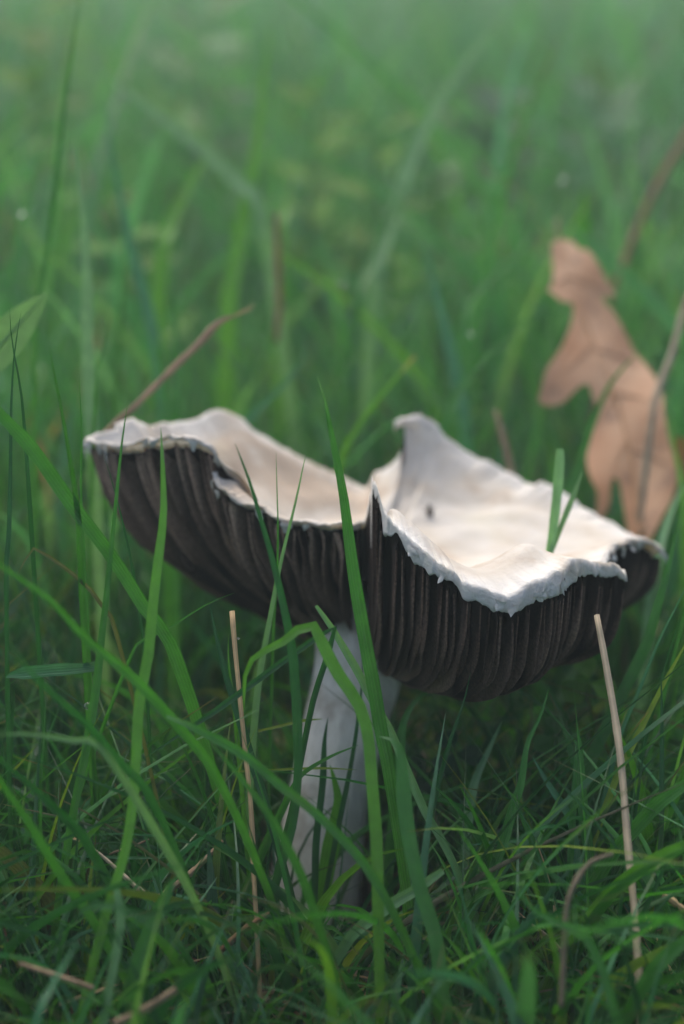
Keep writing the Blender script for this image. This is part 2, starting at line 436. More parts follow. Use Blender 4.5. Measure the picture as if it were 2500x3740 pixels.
def build_hook():
    """the curled crumb of flesh at the cap's raised corner"""
    pts = np.array([P(x * DSP, y * DSP, 45.1) for x, y in ((962, 966), (940, 966), (922, 966), (906, 974), (904, 986))])
    c = catmull(pts, 16); th = np.linspace(0, 2 * math.pi, 14, endpoint=False)
    rr = np.interp(np.linspace(0, 1, 16), [0, .3, .6, .9, 1], [.14, .15, .11, .12, .03])
    V = np.stack([np.column_stack([c[i][0] + 0 * th, c[i][1] + rr[i] * .7 * np.cos(th) * (1 + .2 * np.sin(3 * th + i)), c[i][2] + rr[i] * np.sin(th) * (1 + .2 * np.sin(2 * th + i * 1.3))]) for i in range(16)])
    me = mesh_from('torn_flap', V.reshape(-1, 3), grid_faces(16, 14, close_c=True), M_CAP)
    a = me.attributes.new('rim', 'FLOAT', 'POINT'); a.data.foreach_set('value', np.full(16 * 14, .8, np.float32))
    obj('torn_flap', me, cap)
build_hook()
def build_shreds():
    """torn bits of the veil still hanging from the cap's edge"""
    r = random.Random(5)
    cand = [k for k in range(NR) if ((front[k] > .8 and ridx[k] > 3) or leftl[k] > .6 or midb[k] > .5) and not tear_mask[k]]
    for n in range(38):
        k = r.choice(cand)
        ln = r.choice((.02, .05, .1, .16, .3)) * r.uniform(.6, 1.1)
        w0 = r.uniform(.04, .15) if ln < .2 else r.uniform(.015, .05)
        m = 7
        hs = np.linspace(.05, .22 + ln, m)
        QG = np.linspace(1.0, .4, 60)
        kk = np.full(60, k); wp = low_pt(kk, QG)[0]
        wl = np.concatenate([[0], np.cumsum(np.linalg.norm(np.diff(wp, axis=0), axis=1))])
        p = low_pt(np.full(m, k), np.interp(hs, wl, QG))[0]
        tan = np.array([-outn[k][1], outn[k][0]])
        sw = r.uniform(-.12, .12)
        fr = np.linspace(0, 1, m)
        p[:, :2] += outn[k] * (0.09 + .06 * fr ** 2 * r.uniform(-.3, 1.6))[:, None] + tan * (sw * fr ** 2)[:, None]
        hw = w0 * (1 - fr ** 2.5) * (1 + .25 * np.sin(fr * 9 + n)) + .006
        t3 = rimp[(k + 5) % NR] - rimp[k - 5]; t3 /= np.linalg.norm(t3)
        o3 = np.array([*outn[k], 0])
        V = np.stack([p - t3 * hw[:, None], p + o3 * (hw * .5)[:, None], p + t3 * hw[:, None]], 1).reshape(-1, 3)
        me = mesh_from('veil_shred', V, grid_faces(m, 3), M_CAP)
        a = me.attributes.new('rim', 'FLOAT', 'POINT'); a.data.foreach_set('value', np.ones(len(V), np.float32))
        obj('veil_shred', me, cap)
build_shreds()
def build_gills():
    pos, i = [], 0
    a = 0.0
    while a < circ:
        k = int(a / circ * NR) % NR
        step = 0.16 * (1 + 0.2 * leftl[k]) * random.uniform(0.6, 1.4)
        # a radial gill is spaced by the angle it subtends, not by the ragged edge's length
        nx = outn[(k + 1) % NR]; cr = abs(outn[k][0] * nx[1] - outn[k][1] * nx[0]) * rad[k] / (circ / NR) + 1e-3
        if not tear_mask[k]: pos.append(k)
        a += step / min(1.0, max(cr, 0.25))
    for n, k in enumerate(pos):
        short = random.random() < 0.22
        q0 = random.uniform(.45, .7) if short else 0.16
        q = np.linspace(q0, 0.985, 15)
        ti = np.full(len(q), k)
        L, a_ = low_pt(ti, q)
        drop = random.choice((-.04, 0, 0, .04, .08, .15)) * random.uniform(.6, 1.2) + (0.15 if short else 0)
        zt = np.minimum(top_z(ti, a_) - 0.2, rimp[k, 2] - .1)
        L[:, 2] = np.minimum(L[:, 2] + drop * np.sin(q * math.pi) + (0.03 + 0.07 * leftl[k]) * vnoise(q * 14, 1000 + n), zt - 0.03)
        L[:, :2] -= outn[k] * (drop * sstep(.5, .9, q) * .8)[:, None]
        tan = np.array([-outn[k][1], outn[k][0]])
        amp = 0.05 + 0.07 * leftl[k]
        wv = amp * vnoise(q * 9, 2000 + n) * sstep(.2, .5, q) + random.uniform(-.04, .04) * sstep(.2, 1, q)
        wm = amp * vnoise(q * 11, 5000 + n)
        T = np.column_stack([L[:, :2] + tan * (wv * .3)[:, None], zt])
        mid = (L + T) / 2
        # cross-section: wide root in the flesh, rounded edge
        ht = random.uniform(.018, .028); he = random.uniform(.011, .019)
        sc_ = np.clip(a_ * 1.1, .25, 1)[:, None]
        rows = []
        for base, hw, off in ((T, -ht, 0), (mid, -he * 1.2, 1), (L, -he, 2), (L, he, 2), (mid, he * 1.2, 1), (T, ht, 0)):
            p = base.copy()
            o = (0 if off == 0 else (wm * .7 if off == 1 else wv))
            p[:, :2] += tan * ((o if not np.isscalar(o) else np.zeros(len(q)))[:, None] + hw * sc_)
            rows.append(p)
        V = np.stack(rows, 1).reshape(-1, 3)
        me = mesh_from('gill', V, grid_faces(len(q), 6), M_GILL)
        gp = random.choice((.08, .16, .26, .40))
        pale = np.zeros((len(q), 6)); pale[:, 2:4] = (gp + 0.14 * sstep(.55, .95, q) + 0.4 * leftl[k] * sstep(.35, .9, q) + .28 * vnoise(q * 6, 9000 + n))[:, None]  # edges paler: dusty brown, plus the light the ridges catch painted in
        sp = .12; pale[:, 1] = pale[:, 2] * sp; pale[:, 4] = pale[:, 3] * sp
        fl = np.repeat((leftl[k] * sstep(.68, .95, q) * np.clip(.5 + 1.0 * vnoise(q * 9, 7000 + n), .0, 1))[:, None], 6, 1)
        at = me.attributes.new('flesh', 'FLOAT', 'POINT'); at.data.foreach_set('value', fl.ravel().astype(np.float32))
        at = me.attributes.new('pale', 'FLOAT', 'POINT'); at.data.foreach_set('value', np.clip(pale, 0, 1).ravel().astype(np.float32))
        obj('gill', me, cap)
    return len(pos)
NG = build_gills()

def build_stem():
    ax = catmull([P(1125, 3420, 40.6), P(1135, 3330, 40.5), P(1190, 2950, 40.4), P(1250, 2680, 40.5), P(1310, 2430, 40.8), np.array([C0[0], C0[1], 7.2])], 48)
    ax[:, 2] = np.maximum.accumulate(ax[:, 2])
    th = np.linspace(0, 2 * math.pi, 48, endpoint=False)
    V = []
    for i, p in enumerate(ax):
        u = i / 47
        r = 1.02 + 0.10 * math.exp(-(u / .12) ** 2) + 0.05 * math.sin(u * 9 + 1) + 0.14 * sstep(.75, 1, u)
        rr = r * (1 + 0.03 * np.sin(3 * th + u * 4) + 0.018 * np.sin(11 * th + u * 2) + 0.012 * np.sin(19 * th + 5 * u))
        V.append(np.column_stack([p[0] + rr * np.cos(th), p[1] + rr * np.sin(th), np.full(48, p[2])]))
    st = obj('stem', mesh_from('stem', np.vstack(V), grid_faces(48, 48, close_c=True), M_STEM), mush)
build_stem()

# ------------------------------------------------------------------ grass blades, straws: one at a time
COLS = {'mid': (0.046, 0.205, 0.034), 'bright': (0.095, 0.310, 0.028), 'dark': (0.019, 0.115, 0.034), 'blue': (0.055, 0.215, 0.100), 'pale': (0.140, 0.320, 0.145), 'meadow': (0.070, 0.270, 0.085), 'glaucous': (0.105, 0.310, 0.170), 'fresh': (0.105, 0.350, 0.055),  # the last three greens carry the far grass's open-sky light in their colour
        'yellow': (0.180, 0.290, 0.030), 'olive': (0.10, 0.125, 0.045), 'straw': (0.46, 0.34, 0.20), 'dull': (0.17, 0.145, 0.105), 'tan': (0.34, 0.245, 0.17), 'brown': (0.20, 0.115, 0.07), 'grey': (0.42, 0.36, 0.27)}
def ribbon(pts, width, fold=0.22, facing=0.0, n=30, tip=0.30, base=0.75, tipmin=0.03, twist=0.0, across=5):
    """blade mesh along pts (tip first); width in cm"""
    c = catmull(pts, n)
    t = np.gradient(c, axis=0); t /= np.linalg.norm(t, axis=1)[:, None] + 1e-9
    view = CAM - c[n // 2]; view /= np.linalg.norm(view)
    side = np.cross(t, view); side /= np.linalg.norm(side, axis=1)[:, None] + 1e-9
    nor = np.cross(side, t)
    s = np.linspace(0, 1, n)
    ang = facing + twist * s
    w1 = side * np.cos(ang)[:, None] + nor * np.sin(ang)[:, None]
    n1 = np.cross(w1, t)
    wd = width * (tipmin + (1 - tipmin) * np.clip(s / tip, 0, 1) ** 0.75) * (1 - (1 - base) * sstep(.45, 1, s))
    wd = wd * (1 + .04 * np.sin(s * 17 + width * 40))
    u = np.linspace(-1, 1, across)
    V = c[:, None] + w1[:, None] * (u[None, :, None] * wd[:, None, None] / 2) + n1[:, None] * ((np.abs(u) * fold)[None, :, None] * wd[:, None, None])
    uv = np.stack(np.broadcast_arrays(u[None, :], s[:, None]), -1).reshape(-1, 2)
    return V.reshape(-1, 3), grid_faces(n, across), uv, c, s
def tube(pts, radii, sides=9, n=26, seed=0, flat=1.0):
    c = catmull(np.column_stack([pts, radii]), n)
    r = c[:, 3]; c = c[:, :3]
    t = np.gradient(c, axis=0); t /= np.linalg.norm(t, axis=1)[:, None] + 1e-9
    ref = np.array([.3, .8, .2]); a = np.cross(t, ref); a /= np.linalg.norm(a, axis=1)[:, None]; b = np.cross(t, a)
    th = np.linspace(0, 2 * math.pi, sides, endpoint=False)
    rr = r[:, None] * (1 + .10 * np.sin(3 * th[None] + seed) + .13 * vnoise(np.arange(n) * .9, seed)[:, None])
    V = c[:, None] + a[:, None] * (np.cos(th)[None, :, None] * rr[..., None]) + b[:, None] * (np.sin(th)[None, :, None] * rr[..., None] * flat)
    V = V.reshape(-1, 3)
    F = grid_faces(n, sides, close_c=True)
    caps = [[0, i + 1, i, 0][:4] for i in range(1, sides - 1)]
    k = (n - 1) * sides
    F = np.vstack([F, [[0, i, i + 1, 0] for i in range(1, sides - 1)], [[k, k + i + 1, k + i, k] for i in range(1, sides - 1)]])
    uv = np.stack(np.broadcast_arrays((th / math.pi - 1)[None], np.linspace(0, 1, n)[:, None]), -1).reshape(-1, 2)
    return V, F, uv
def tri_fix(F):
    """quads whose last corner repeats the first are triangles"""
    return [tuple(f[:3]) if f[0] == f[3] else tuple(f) for f in F.tolist()]
def poly_mesh(name, V, F, uv, colr, mat):
    me = bpy.data.meshes.new(name)
    me.from_pydata([tuple(v) for v in np.asarray(V) * CM], [], tri_fix(np.asarray(F)))
    me.polygons.foreach_set('use_smooth', np.ones(len(me.polygons), bool))
    a = me.color_attributes.new('Col', 'FLOAT_COLOR', 'POINT'); c = np.ones((len(V), 4), np.float32); c[:, :3] = colr; a.data.foreach_set('color', c.ravel())
    a = me.attributes.new('vuv', 'FLOAT2', 'POINT'); a.data.foreach_set('vector', np.asarray(uv, np.float32).ravel())
    me.materials.append(mat)
    return me
def px_path(pts, d0, d1, root=True):
    """photograph pixels, tip first, to points in the place; the last one is carried on down to the soil"""
    pts = np.array(pts, float)
    L = np.concatenate([[0], np.cumsum(np.linalg.norm(np.diff(pts, axis=0), axis=1))]); L /= L[-1]
    W = np.array([P(x, y, d0 + (d1 - d0) * l) for (x, y), l in zip(pts, L)])
    W[:, 2] = np.maximum(W[:, 2], gz(W[:, 0], W[:, 1]) + .1)
    g = gz(W[-1, 0], W[-1, 1])
    if root and W[-1, 2] > g + 0.25:
        v = W[-1] - W[-2]; z = W[-1, 2] - g
        h = v[:2] / (np.linalg.norm(v) + 1e-6)
        r = W[-1].copy(); r[:2] += h * min(z * .75, 3.2); r[2] = gz(r[0], r[1]) - .1
        m = (W[-1] + r) / 2; m[:2] += h * min(z * .08, .4)
        W = np.vstack([W, m, r])
    return W
def blade(label, pts, d0, d1, wpx, c='mid', fold=.2, facing=0.0, twist=0.0, tip=.3, base=.75, root=True, group=None, tipc=None, tipmin=.03, name='grass_blade', mat=None):
    W = px_path(pts, d0, d1, root)
    if d0 < 33.3 and wpx > 36: wpx *= .8
    width = wpx * (d0 + d1) / 2 / FPX / max(.45, math.cos(facing))
    V, F, uv, cc, s = ribbon(W, width, fold, facing, 34, tip, base, tipmin, twist)
    base_c = np.array(COLS[c]) * random.uniform(.9, 1.12)
    if d0 > 44: base_c = base_c * np.array([1.3, 1.2, 1.35])      # blades beyond the mushroom: open-sky brightness painted into their colour
    sc_ = np.repeat(s, 5)[:, None]
    colr = base_c * (1 - .15 * sc_) + np.array([0.02, 0.012, 0]) * sc_ ** 3
    if tipc: colr = colr + (np.array(COLS[tipc]) - colr) * (1 - sstep(.0, .06, sc_))
    return obj(name, poly_mesh(name, V, F, uv, colr, mat or M_GRASS), None, label, 'grass blade', group)
HERO = [
 # label, pixels tip first, distance at tip and at foot, width in photo pixels, colour, extras
 ("tall straight grass blade crossing the split between the cap's two lobes", [(1160,1372),(1190,1480),(1220,1640),(1252,1810),(1288,2090),(1330,2340),(1360,2500),(1386,2660),(1417,2814)], 33.4, 34.5, 50, 'mid', dict(fold=.3, facing=.3, tip=.33, tipc='pale')),
 ("dark slender grass blade leaning over the cap's tan gills with its tip on white flesh", [(859,1620),(910,1752),(954,1899),(991,2023),(1027,2170),(1064,2353),(1080,2507),(1087,2660),(1089,2814),(1069,3018),(1002,3249)], 32.5, 33.5, 34, 'dark', dict(tip=.35)),
 ("pale grey-green grass blade slanting behind the dark slender one", [(1119,1653),(1079,1840),(1042,1987),(1013,2119),(976,2317),(947,2485),(925,2711)], 35.6, 36.2, 30, 'pale', dict(tip=.6, fold=.1)),
 ("hair-thin grass blade rising straight against the tan gills", [(1009,1649),(1013,1810),(1016,1913),(1013,2119),(1000,2300)], 35.5, 36.5, 11, 'mid', {}),
 ("broad bright yellow-green grass blade upright before the cap's torn edge", [(588,1560),(594,1680),(598,1800),(597,1895),(579,2045),(561,2194),(542,2399),(510,2559),(494,2838),(478,2997),(446,3156),(383,3356)], 33.0, 31.0, 46, 'bright', dict(tip=.2, fold=.15, tipc='pale')),
 ("straight green grass blade standing across the pale tip of the cap", [(466,1480),(445,1627),(424,1836),(394,2135),(372,2330),(351,2519),(319,2718),(271,2957)], 33.5, 33.5, 32, 'mid', dict(tip=.5, fold=.25)),
 ("fine grass blade with needle tip bending away below the cap's pale tip", [(381,1669),(412,1764),(460,1955),(495,2134),(525,2340),(531,2420)], 34.3, 34.8, 13, 'dark', {}),
 ("thin tall grass blade with whitish tip beside the brown straw", [(287,1310),(293,1448),(299,1597),(296,1776),(304,1955),(316,2194),(322,2337)], 34.2, 34.4, 20, 'mid', dict(tip=.7, tipc='pale')),
 ("curved grass blade meeting the thin whitish-tipped one at its foot", [(179,1257),(203,1388),(233,1537),(263,1716),(287,1896),(299,2134),(310,2313)], 32.6, 34.0, 26, 'mid', dict(fold=.3)),
 ("needle-tipped grass blade in front of the broad plantain leaf", [(78,1137),(54,1287),(42,1478),(39,1716),(33,1955),(24,2134)], 34.2, 34.0, 17, 'dark', {}),
 ("short dark grass blade crossing the broad plantain leaf", [(36,1122),(43,1239),(58,1320),(80,1450),(96,1650),(110,1850)], 34.6, 35.2, 18, 'dark', {}),
 ("broad grass blade sweeping diagonally down under the cap's pale tip", [(-160,1330),(-10,1500),(119,1640),(269,1850),(418,2045),(537,2235),(640,2390)], 32.2, 34.5, 62, 'mid', dict(tip=.12, base=.45, fold=.12)),
 ("withered kinked grass blade folded into a sharp bend", [(60,2110),(95,2040),(125,2003),(239,2075),(340,2164),(388,2242),(430,2330)], 33.4, 34.0, 15, 'olive', dict(tip=.1)),
 ("wide blurred grass blade arching low over the turf beside the kinked one", [(-120,1960),(0,2065),(180,2190),(320,2340),(480,2470),(640,2640),(800,2850)], 28.5, 32.0, 46, 'mid', dict(base=.6)),
 ("wide grass blade lying parallel below the arching one", [(24,2343),(159,2503),(319,2646),(446,2790),(560,2930)], 27.5, 31.5, 38, 'dark', {}),
 ("fresh green grass blade slanting across the dead litter", [(-90,2720),(0,2853),(80,2965),(159,3092),(239,3220),(351,3380)], 28.5, 31.0, 44, 'mid', dict(fold=.12, base=.6)),
 ("dull broad grass blade above the fresh slanting one", [(-60,2700),(0,2774),(120,2877),(263,3013),(330,3100)], 29.5, 31.5, 44, 'dark', {}),
 ("snapped grass stalk bent double with pale broken elbow before the stem", [(520,2775),(677,2670),(797,2590),(1036,2415),(1140,2342),(1212,2289),(1222,2290),(1214,2330),(1197,2394),(1145,2558),(1105,2752),(1069,2942),(1040,3060)], 33.6, 34.6, 22, 'dark', dict(tip=.15, fold=.3)),
 ("pale ridged grass blade slanting from the gills down past the stem", [(1155,2212),(1212,2292),(1258,2369),(1309,2456),(1360,2558),(1422,2660),(1488,2814),(1555,2967),(1616,3070),(1688,3223)], 34.6, 34.8, 30, 'pale', dict(tip=.15, fold=.25, tipmin=.4)),
 ("wide bright grass blade arching over and curling back down beside the stem", [(892,2600),(896,2470),(925,2405),(985,2368),(1050,2335),(1092,2298),(1130,2278),(1160,2305),(1188,2372),(1248,2481),(1309,2568),(1345,2686),(1360,2865),(1376,3070),(1381,3274)], 32.8, 31.8, 56, 'bright', dict(tip=.25, fold=.12)),
 ("thick grass blade with a twisted folded tip standing beside the stem", [(1385,2690),(1425,2696),(1462,2735),(1473,2865),(1488,3018),(1529,3223),(1585,3400),(1610,3560)], 32.0, 31.0, 66, 'mid', dict(tip=.16, fold=.12, tipc='pale')),
 ("flat blunt grass blade dark against the white stem", [(1199,2619),(1186,2711),(1179,2865),(1156,3070),(1151,3249)], 36.5, 36.5, 26, 'dark', dict(tip=.2)),
 ("short leaf-shaped grass blade pointing sideways across the stem", [(1309,2722),(1232,2752),(1156,2792),(1105,2829),(1060,2900)], 34.5, 34.8, 36, 'mid', dict(tip=.5)),
 ("long narrow grass blade running down the middle of the stem", [(1319,2374),(1325,2466),(1304,2660),(1279,2814),(1248,2967),(1217,3121)], 36.6, 36.8, 20, 'dark', dict(tip=.4)),
 ("long grass blade with glossy pale tip slanting across the foot of the stem", [(610,2615),(680,2645),(757,2682),(877,2748),(957,2810),(1020,2866),(1105,2930),(1207,3020),(1299,3115),(1360,3200),(1442,3345)], 31.0, 31.5, 42, 'mid', dict(tip=.12, tipmin=.3, tipc='pale')),
 ("broad grass blade slanting below the glossy pale-tipped one", [(760,2700),(877,2838),(957,2941),(1020,3037),(1100,3196),(1156,3356)], 30.0, 31.0, 42, 'mid', dict(base=.6)),
 ("slim single grass blade upright under the cap's lowest gills", [(1719,2455),(1696,2559),(1649,2694),(1609,2838),(1577,2981)], 34.4, 34.8, 18, 'dark', {}),
 ("long grass blade curving up to touch the underside of the cap", [(2007,2511),(1975,2614),(1927,2718),(1904,2862),(1872,2957),(1840,3077),(1792,3196),(1728,3316)], 34.6, 34.4, 36, 'mid', dict(tip=.4)),
 ("pale wide grass blade bending over in the shade of the cap", [(1836,2630),(1792,2726),(1736,2854),(1712,2981),(1696,3156)], 37.5, 37.0, 36, 'pale', {}),
 ("shiny grass blade kinked beside the paired upright tips", [(1943,2758),(2007,2869),(2079,2981),(2105,3100),(2119,3196),(2167,3356),(2247,3555)], 35.4, 34.0, 30, 'blue', dict(tip=.2)),
 ("taller of two paired upright grass blades with pointed tips", [(2107,2640),(2119,2742),(2127,2917),(2151,3117),(2167,3396)], 34.9, 34.4, 38, 'mid', dict(tip=.2, fold=.3)),
 ("shorter of two paired upright grass blades with a pale point", [(2104,2718),(2099,2877),(2087,3077),(2079,3276)], 34.6, 34.4, 24, 'mid', dict(tip=.2, tipc='pale')),
 ("stiff upright grass blade beyond the long dry straw", [(2414,2435),(2418,2599),(2418,2877),(2414,3077),(2390,3436)], 34.8, 34.4, 19, 'dark', {}),
 ("very long grey-green grass blade slanting behind the dry straw", [(2540,2075),(2478,2200),(2406,2343),(2326,2543),(2270,2678),(2207,2917),(2167,3093)], 35.6, 35.6, 20, 'blue', dict(tip=.5)),
 ("soft wide grass blade slanting up past the cap's dark torn corner", [(2480,1900),(2440,2080),(2406,2200),(2358,2360),(2262,2560),(2150,2800)], 38.5, 38.0, 44, 'mid', dict(tip=.3)),
 ("yellowing grass blade slanting across the stiff upright one", [(2530,2300),(2500,2360),(2430,2487),(2350,2646),(2286,2774),(2230,2900)], 35.4, 35.2, 24, 'yellow', {}),
 ("broad green grass blade reaching up from the straw's foot", [(2640,2760),(2510,2860),(2406,2935),(2310,3039),(2230,3135)], 32.5, 33.8, 62, 'mid', dict(tip=.2, fold=.15)),
 ("broad grass blade crossing in front of the long dry straw", [(2640,3030),(2510,3085),(2366,3160),(2270,3228),(2190,3310)], 31.0, 32.5, 66, 'bright', dict(tip=.2, fold=.12)),
 ("wide grass blade leaning over beyond the foot of the straw", [(2620,3380),(2500,3440),(2400,3530),(2330,3640)], 30.0, 30.5, 66, 'mid', dict(tip=.2)),
 ("thin grass blade slanting beside the broad one at the straw", [(2540,2750),(2430,2855),(2358,2933),(2310,3029),(2290,3090)], 35.2, 35.0, 16, 'mid', {}),
 ("glossy grass blade drooping out from behind the straw", [(2560,3440),(2510,3360),(2462,3292),(2390,3172),(2326,3100),(2290,3070)], 34.8, 35.0, 30, 'pale', {}),
 ("low grass blade with a pointed tip at the straw's foot", [(2250,3316),(2310,3427),(2406,3571),(2500,3675)], 33.8, 32.5, 28, 'dark', {}),
 ("ridged pale grass blade lying crosswise at the stem's foot", [(1620,3180),(1590,3200),(1514,3254),(1452,3290),(1386,3336),(1309,3395),(1270,3440)], 32.6, 33.0, 52, 'pale', dict(tip=.15, tipmin=.5, fold=.15)),
 ("thin grass blade lying level across the upright ones", [(1700,3088),(1848,3073),(2023,3065),(2120,3068)], 34.6, 35.0, 13, 'blue', dict(root=False)),
 ("blue-green wide grass blade lying flat in the dead litter", [(640,3280),(700,3310),(760,3380),(830,3465)], 34.0, 33.4, 52, 'blue', dict(tip=.08, tipmin=.7, fold=.05)),
 ("green grass blade crossing level over the litter", [(230,3125),(380,3130),(540,3133),(620,3128)], 34.5, 34.5, 11, 'blue', dict(root=False)),
 ("thin grass stalk slanting up toward the gills beside the cut straw", [(858,2165),(760,2205),(640,2280),(560,2330),(480,2395)], 34.2, 34.5, 14, 'mid', {}),
 ("wide dark grass blade beside the upright cut straw", [(765,2200),(790,2320),(830,2480),(880,2640),(920,2780),(960,2900)], 35.5, 35.0, 32, 'dark', dict(tip=.3)),
 ("short bright grass blade close behind the upright cut straw", [(836,2315),(835,2400),(845,2500),(860,2620)], 35.8, 35.6, 18, 'bright', {}),
 ("green grass blade curving low behind the stem", [(1610,2525),(1560,2530),(1510,2570),(1475,2640),(1462,2740)], 37.5, 37.5, 40, 'mid', dict(tip=.3)),
 ("short level grass blade touching the edge of the stem", [(1180,2626),(1110,2632),(1030,2650),(945,2670)], 35.8, 35.8, 11, 'yellow', dict(root=False)),
 ("level grass blade by the stem's middle passing behind the others", [(1310,2812),(1190,2806),(1080,2808),(960,2815),(850,2818)], 35.5, 35.2, 9, 'yellow', dict(root=False)),
 ("blunt grass blade lying flat across two slanting ones", [(20,2475),(60,2462),(180,2448),(300,2440),(370,2430)], 33.8, 34.2, 46, 'blue', dict(root=False, tip=.2, fold=.1)),
 ("soft pale grass blade drooping over at its tip among low turf", [(-40,2688),(60,2680),(180,2690),(280,2710),(400,2770)], 29.0, 30.0, 40, 'pale', dict(root=True)),
 ("long curving grass blade arching from the turf with dull brown end", [(1880,3240),(1960,3330),(2060,3380),(2140,3420),(2190,3520),(2230,3640)], 29.5, 29.0, 44, 'mid', dict(tip=.2)),
 ("pale grass stalk standing in the low turf by the slanting blade", [(425,3240),(440,3330),(435,3420),(410,3560),(380,3720)], 30.5, 30.0, 42, 'pale', dict(tip=.1, tipmin=.6)),
 ("wide grass blade pair lying low over dead litter", [(635,3210),(590,3310),(530,3440),(480,3600)], 30.8, 30.5, 62, 'mid', dict(tip=.1, tipmin=.3)),
 ("greyish grass blade slanting low at the turf's edge", [(290,3430),(235,3520),(180,3620),(130,3740)], 28.0, 27.0, 46, 'blue', dict(tip=.3)),
 ("short rounded bright leaf in front of the white stem", [(1206,2795),(1222,2850),(1236,2920),(1228,2990),(1215,3060)], 37.0, 37.2, 62, 'bright', dict(tip=.35, fold=.08, base=.4)),
 # beyond the cap
 ("bright grass blade with a withered tip rising behind the cap's saddle", [(1518,1300),(1470,1355),(1403,1435),(1307,1563),(1244,1706)], 47.5, 48.0, 26, 'bright', dict(tipc='straw', tip=.35, tipmin=.3)),
 ("tall bright pointed grass blade far behind the cap's white hump", [(990,80),(960,320),(935,560),(890,790),(862,950),(840,1100)], 62, 60, 68, 'bright', dict(tip=.55)),
 ("very tall thin dark grass blade rising past the pale one", [(300,-60),(240,350),(207,640),(160,1000),(130,1200)], 46, 45, 20, 'mid', dict(tip=.2)),
 ("tall pale grass blade standing behind the thin whitish-tipped one", [(276,510),(303,765),(319,1020),(318,1212),(332,1530),(340,1650)], 45, 44.5, 46, 'pale', dict(tip=.25, fold=.1)),
 ("blue-green grass blade bowed beside the tall pale one", [(388,370),(420,620),(478,893),(545,1148),(570,1300)], 55, 54, 40, 'blue', dict(tip=.3)),
 ("long grass blade falling diagonally onto the bright pointed one", [(400,280),(606,430),(797,590),(893,686),(960,800)], 62, 60, 50, 'pale', dict(tip=.15, tipmin=.3)),
 ("longest grey-green grass blade arching far behind the cap", [(1870,20),(1658,287),(1531,510),(1467,686),(1403,893),(1370,1050)], 66, 62, 46, 'pale', dict(tip=.3)),
 ("grass blade bending toward the dead oak leaf's tip", [(2041,702),(1950,840),(1881,925),(1722,1084),(1690,1250)], 60, 58, 36, 'mid', dict(tip=.3)),
 ("grass blade slanting low behind the cap's hooked corner", [(1754,494),(1600,610),(1480,717),(1355,956),(1290,1150)], 64, 60, 38, 'mid', dict(tip=.4)),
 ("yellow-green grass blade stub glowing behind the diagonal one", [(757,574),(690,680),(620,830),(590,960)], 64, 62, 52, 'bright', dict(tip=.3, tipmin=.4)),
 ("bright small grass blade beyond the cap's saddle", [(1085,545),(1065,640),(1045,760),(1030,900)], 66, 64, 44, 'bright', dict(tip=.4)),
 ("grey-green grass blade leaning behind the cap's hooked corner", [(1540,860),(1590,1050),(1640,1250),(1680,1430),(1700,1560)], 54, 53, 46, 'blue', dict(tip=.3)),
 ("slanting grass blade whose tip nears the oak leaf's lower lobe", [(1960,1130),(1850,1240),(1750,1330),(1660,1460),(1620,1580)], 52, 51, 34, 'mid', {}),
 ("green grass blade bowed across the face of the oak leaf", [(2330,1290),(2270,1350),(2215,1430),(2160,1560),(2110,1720),(2070,1860)], 47.5, 47.5, 40, 'mid', dict(tip=.4)),
 ("bright grass blade standing at the oak leaf's lower edge", [(2450,1520),(2465,1640),(2490,1760),(2500,1900)], 48, 47, 30, 'bright', {}),
 ("pale wide grass blade rising at the foot of the oak leaf", [(2500,1760),(2455,1860),(2420,1960),(2395,2080),(2380,2200)], 44.5, 43, 46, 'pale', dict(tip=.3)),
 ("slanting grass blade behind the cap's white hump", [(1140,1260),(1040,1400),(960,1480),(880,1560),(840,1640)], 50, 49, 30, 'blue', {}),
 ("upright soft grass blade behind the thin tall ones", [(630,990),(640,1150),(650,1350),(640,1530)], 49, 48, 34, 'mid', {}),
 ("wide green grass blade standing behind the cap's torn edge", [(560,1230),(590,1350),(610,1480),(612,1580)], 46, 45.6, 60, 'mid', dict(tip=.4)),
 ("narrow grass blade with a tan seed-like tip beside the tall pale one", [(405,1108),(412,1120),(400,1200),(370,1320),(350,1420)], 42, 42, 14, 'mid', dict(tipc='straw')),
]
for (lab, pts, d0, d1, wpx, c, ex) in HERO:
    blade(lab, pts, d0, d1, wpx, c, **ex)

# the forked cut blade stuck on top of the cap
fk = empty('grass_blade', P(2010, 2015, 38.6), 'cut pale green grass blade forked in two stuck upright on the cap', 'grass blade')
for nm, pts, wpx in (('blade', [(2046,1640),(2044,1700),(2036,1800),(2025,1900),(2006,2030)], 36), ('side_blade', [(2130,1720),(2095,1810),(2055,1910),(2010,2025)], 22)):
    W = px_path(pts, 39.2, 38.6, False)
    V, F, uv, cc, s = ribbon(W, wpx * 39 / FPX, .2, 0, 20, .12 if nm == 'blade' else .4, .8, .7 if nm == 'blade' else .1)
    V = V - P(2010, 2015, 38.6)
    me = poly_mesh(nm, V, F, uv, np.array(COLS['pale']) * (1.1 if nm == 'blade' else .8), M_GRASS)
    obj(nm, me, fk)

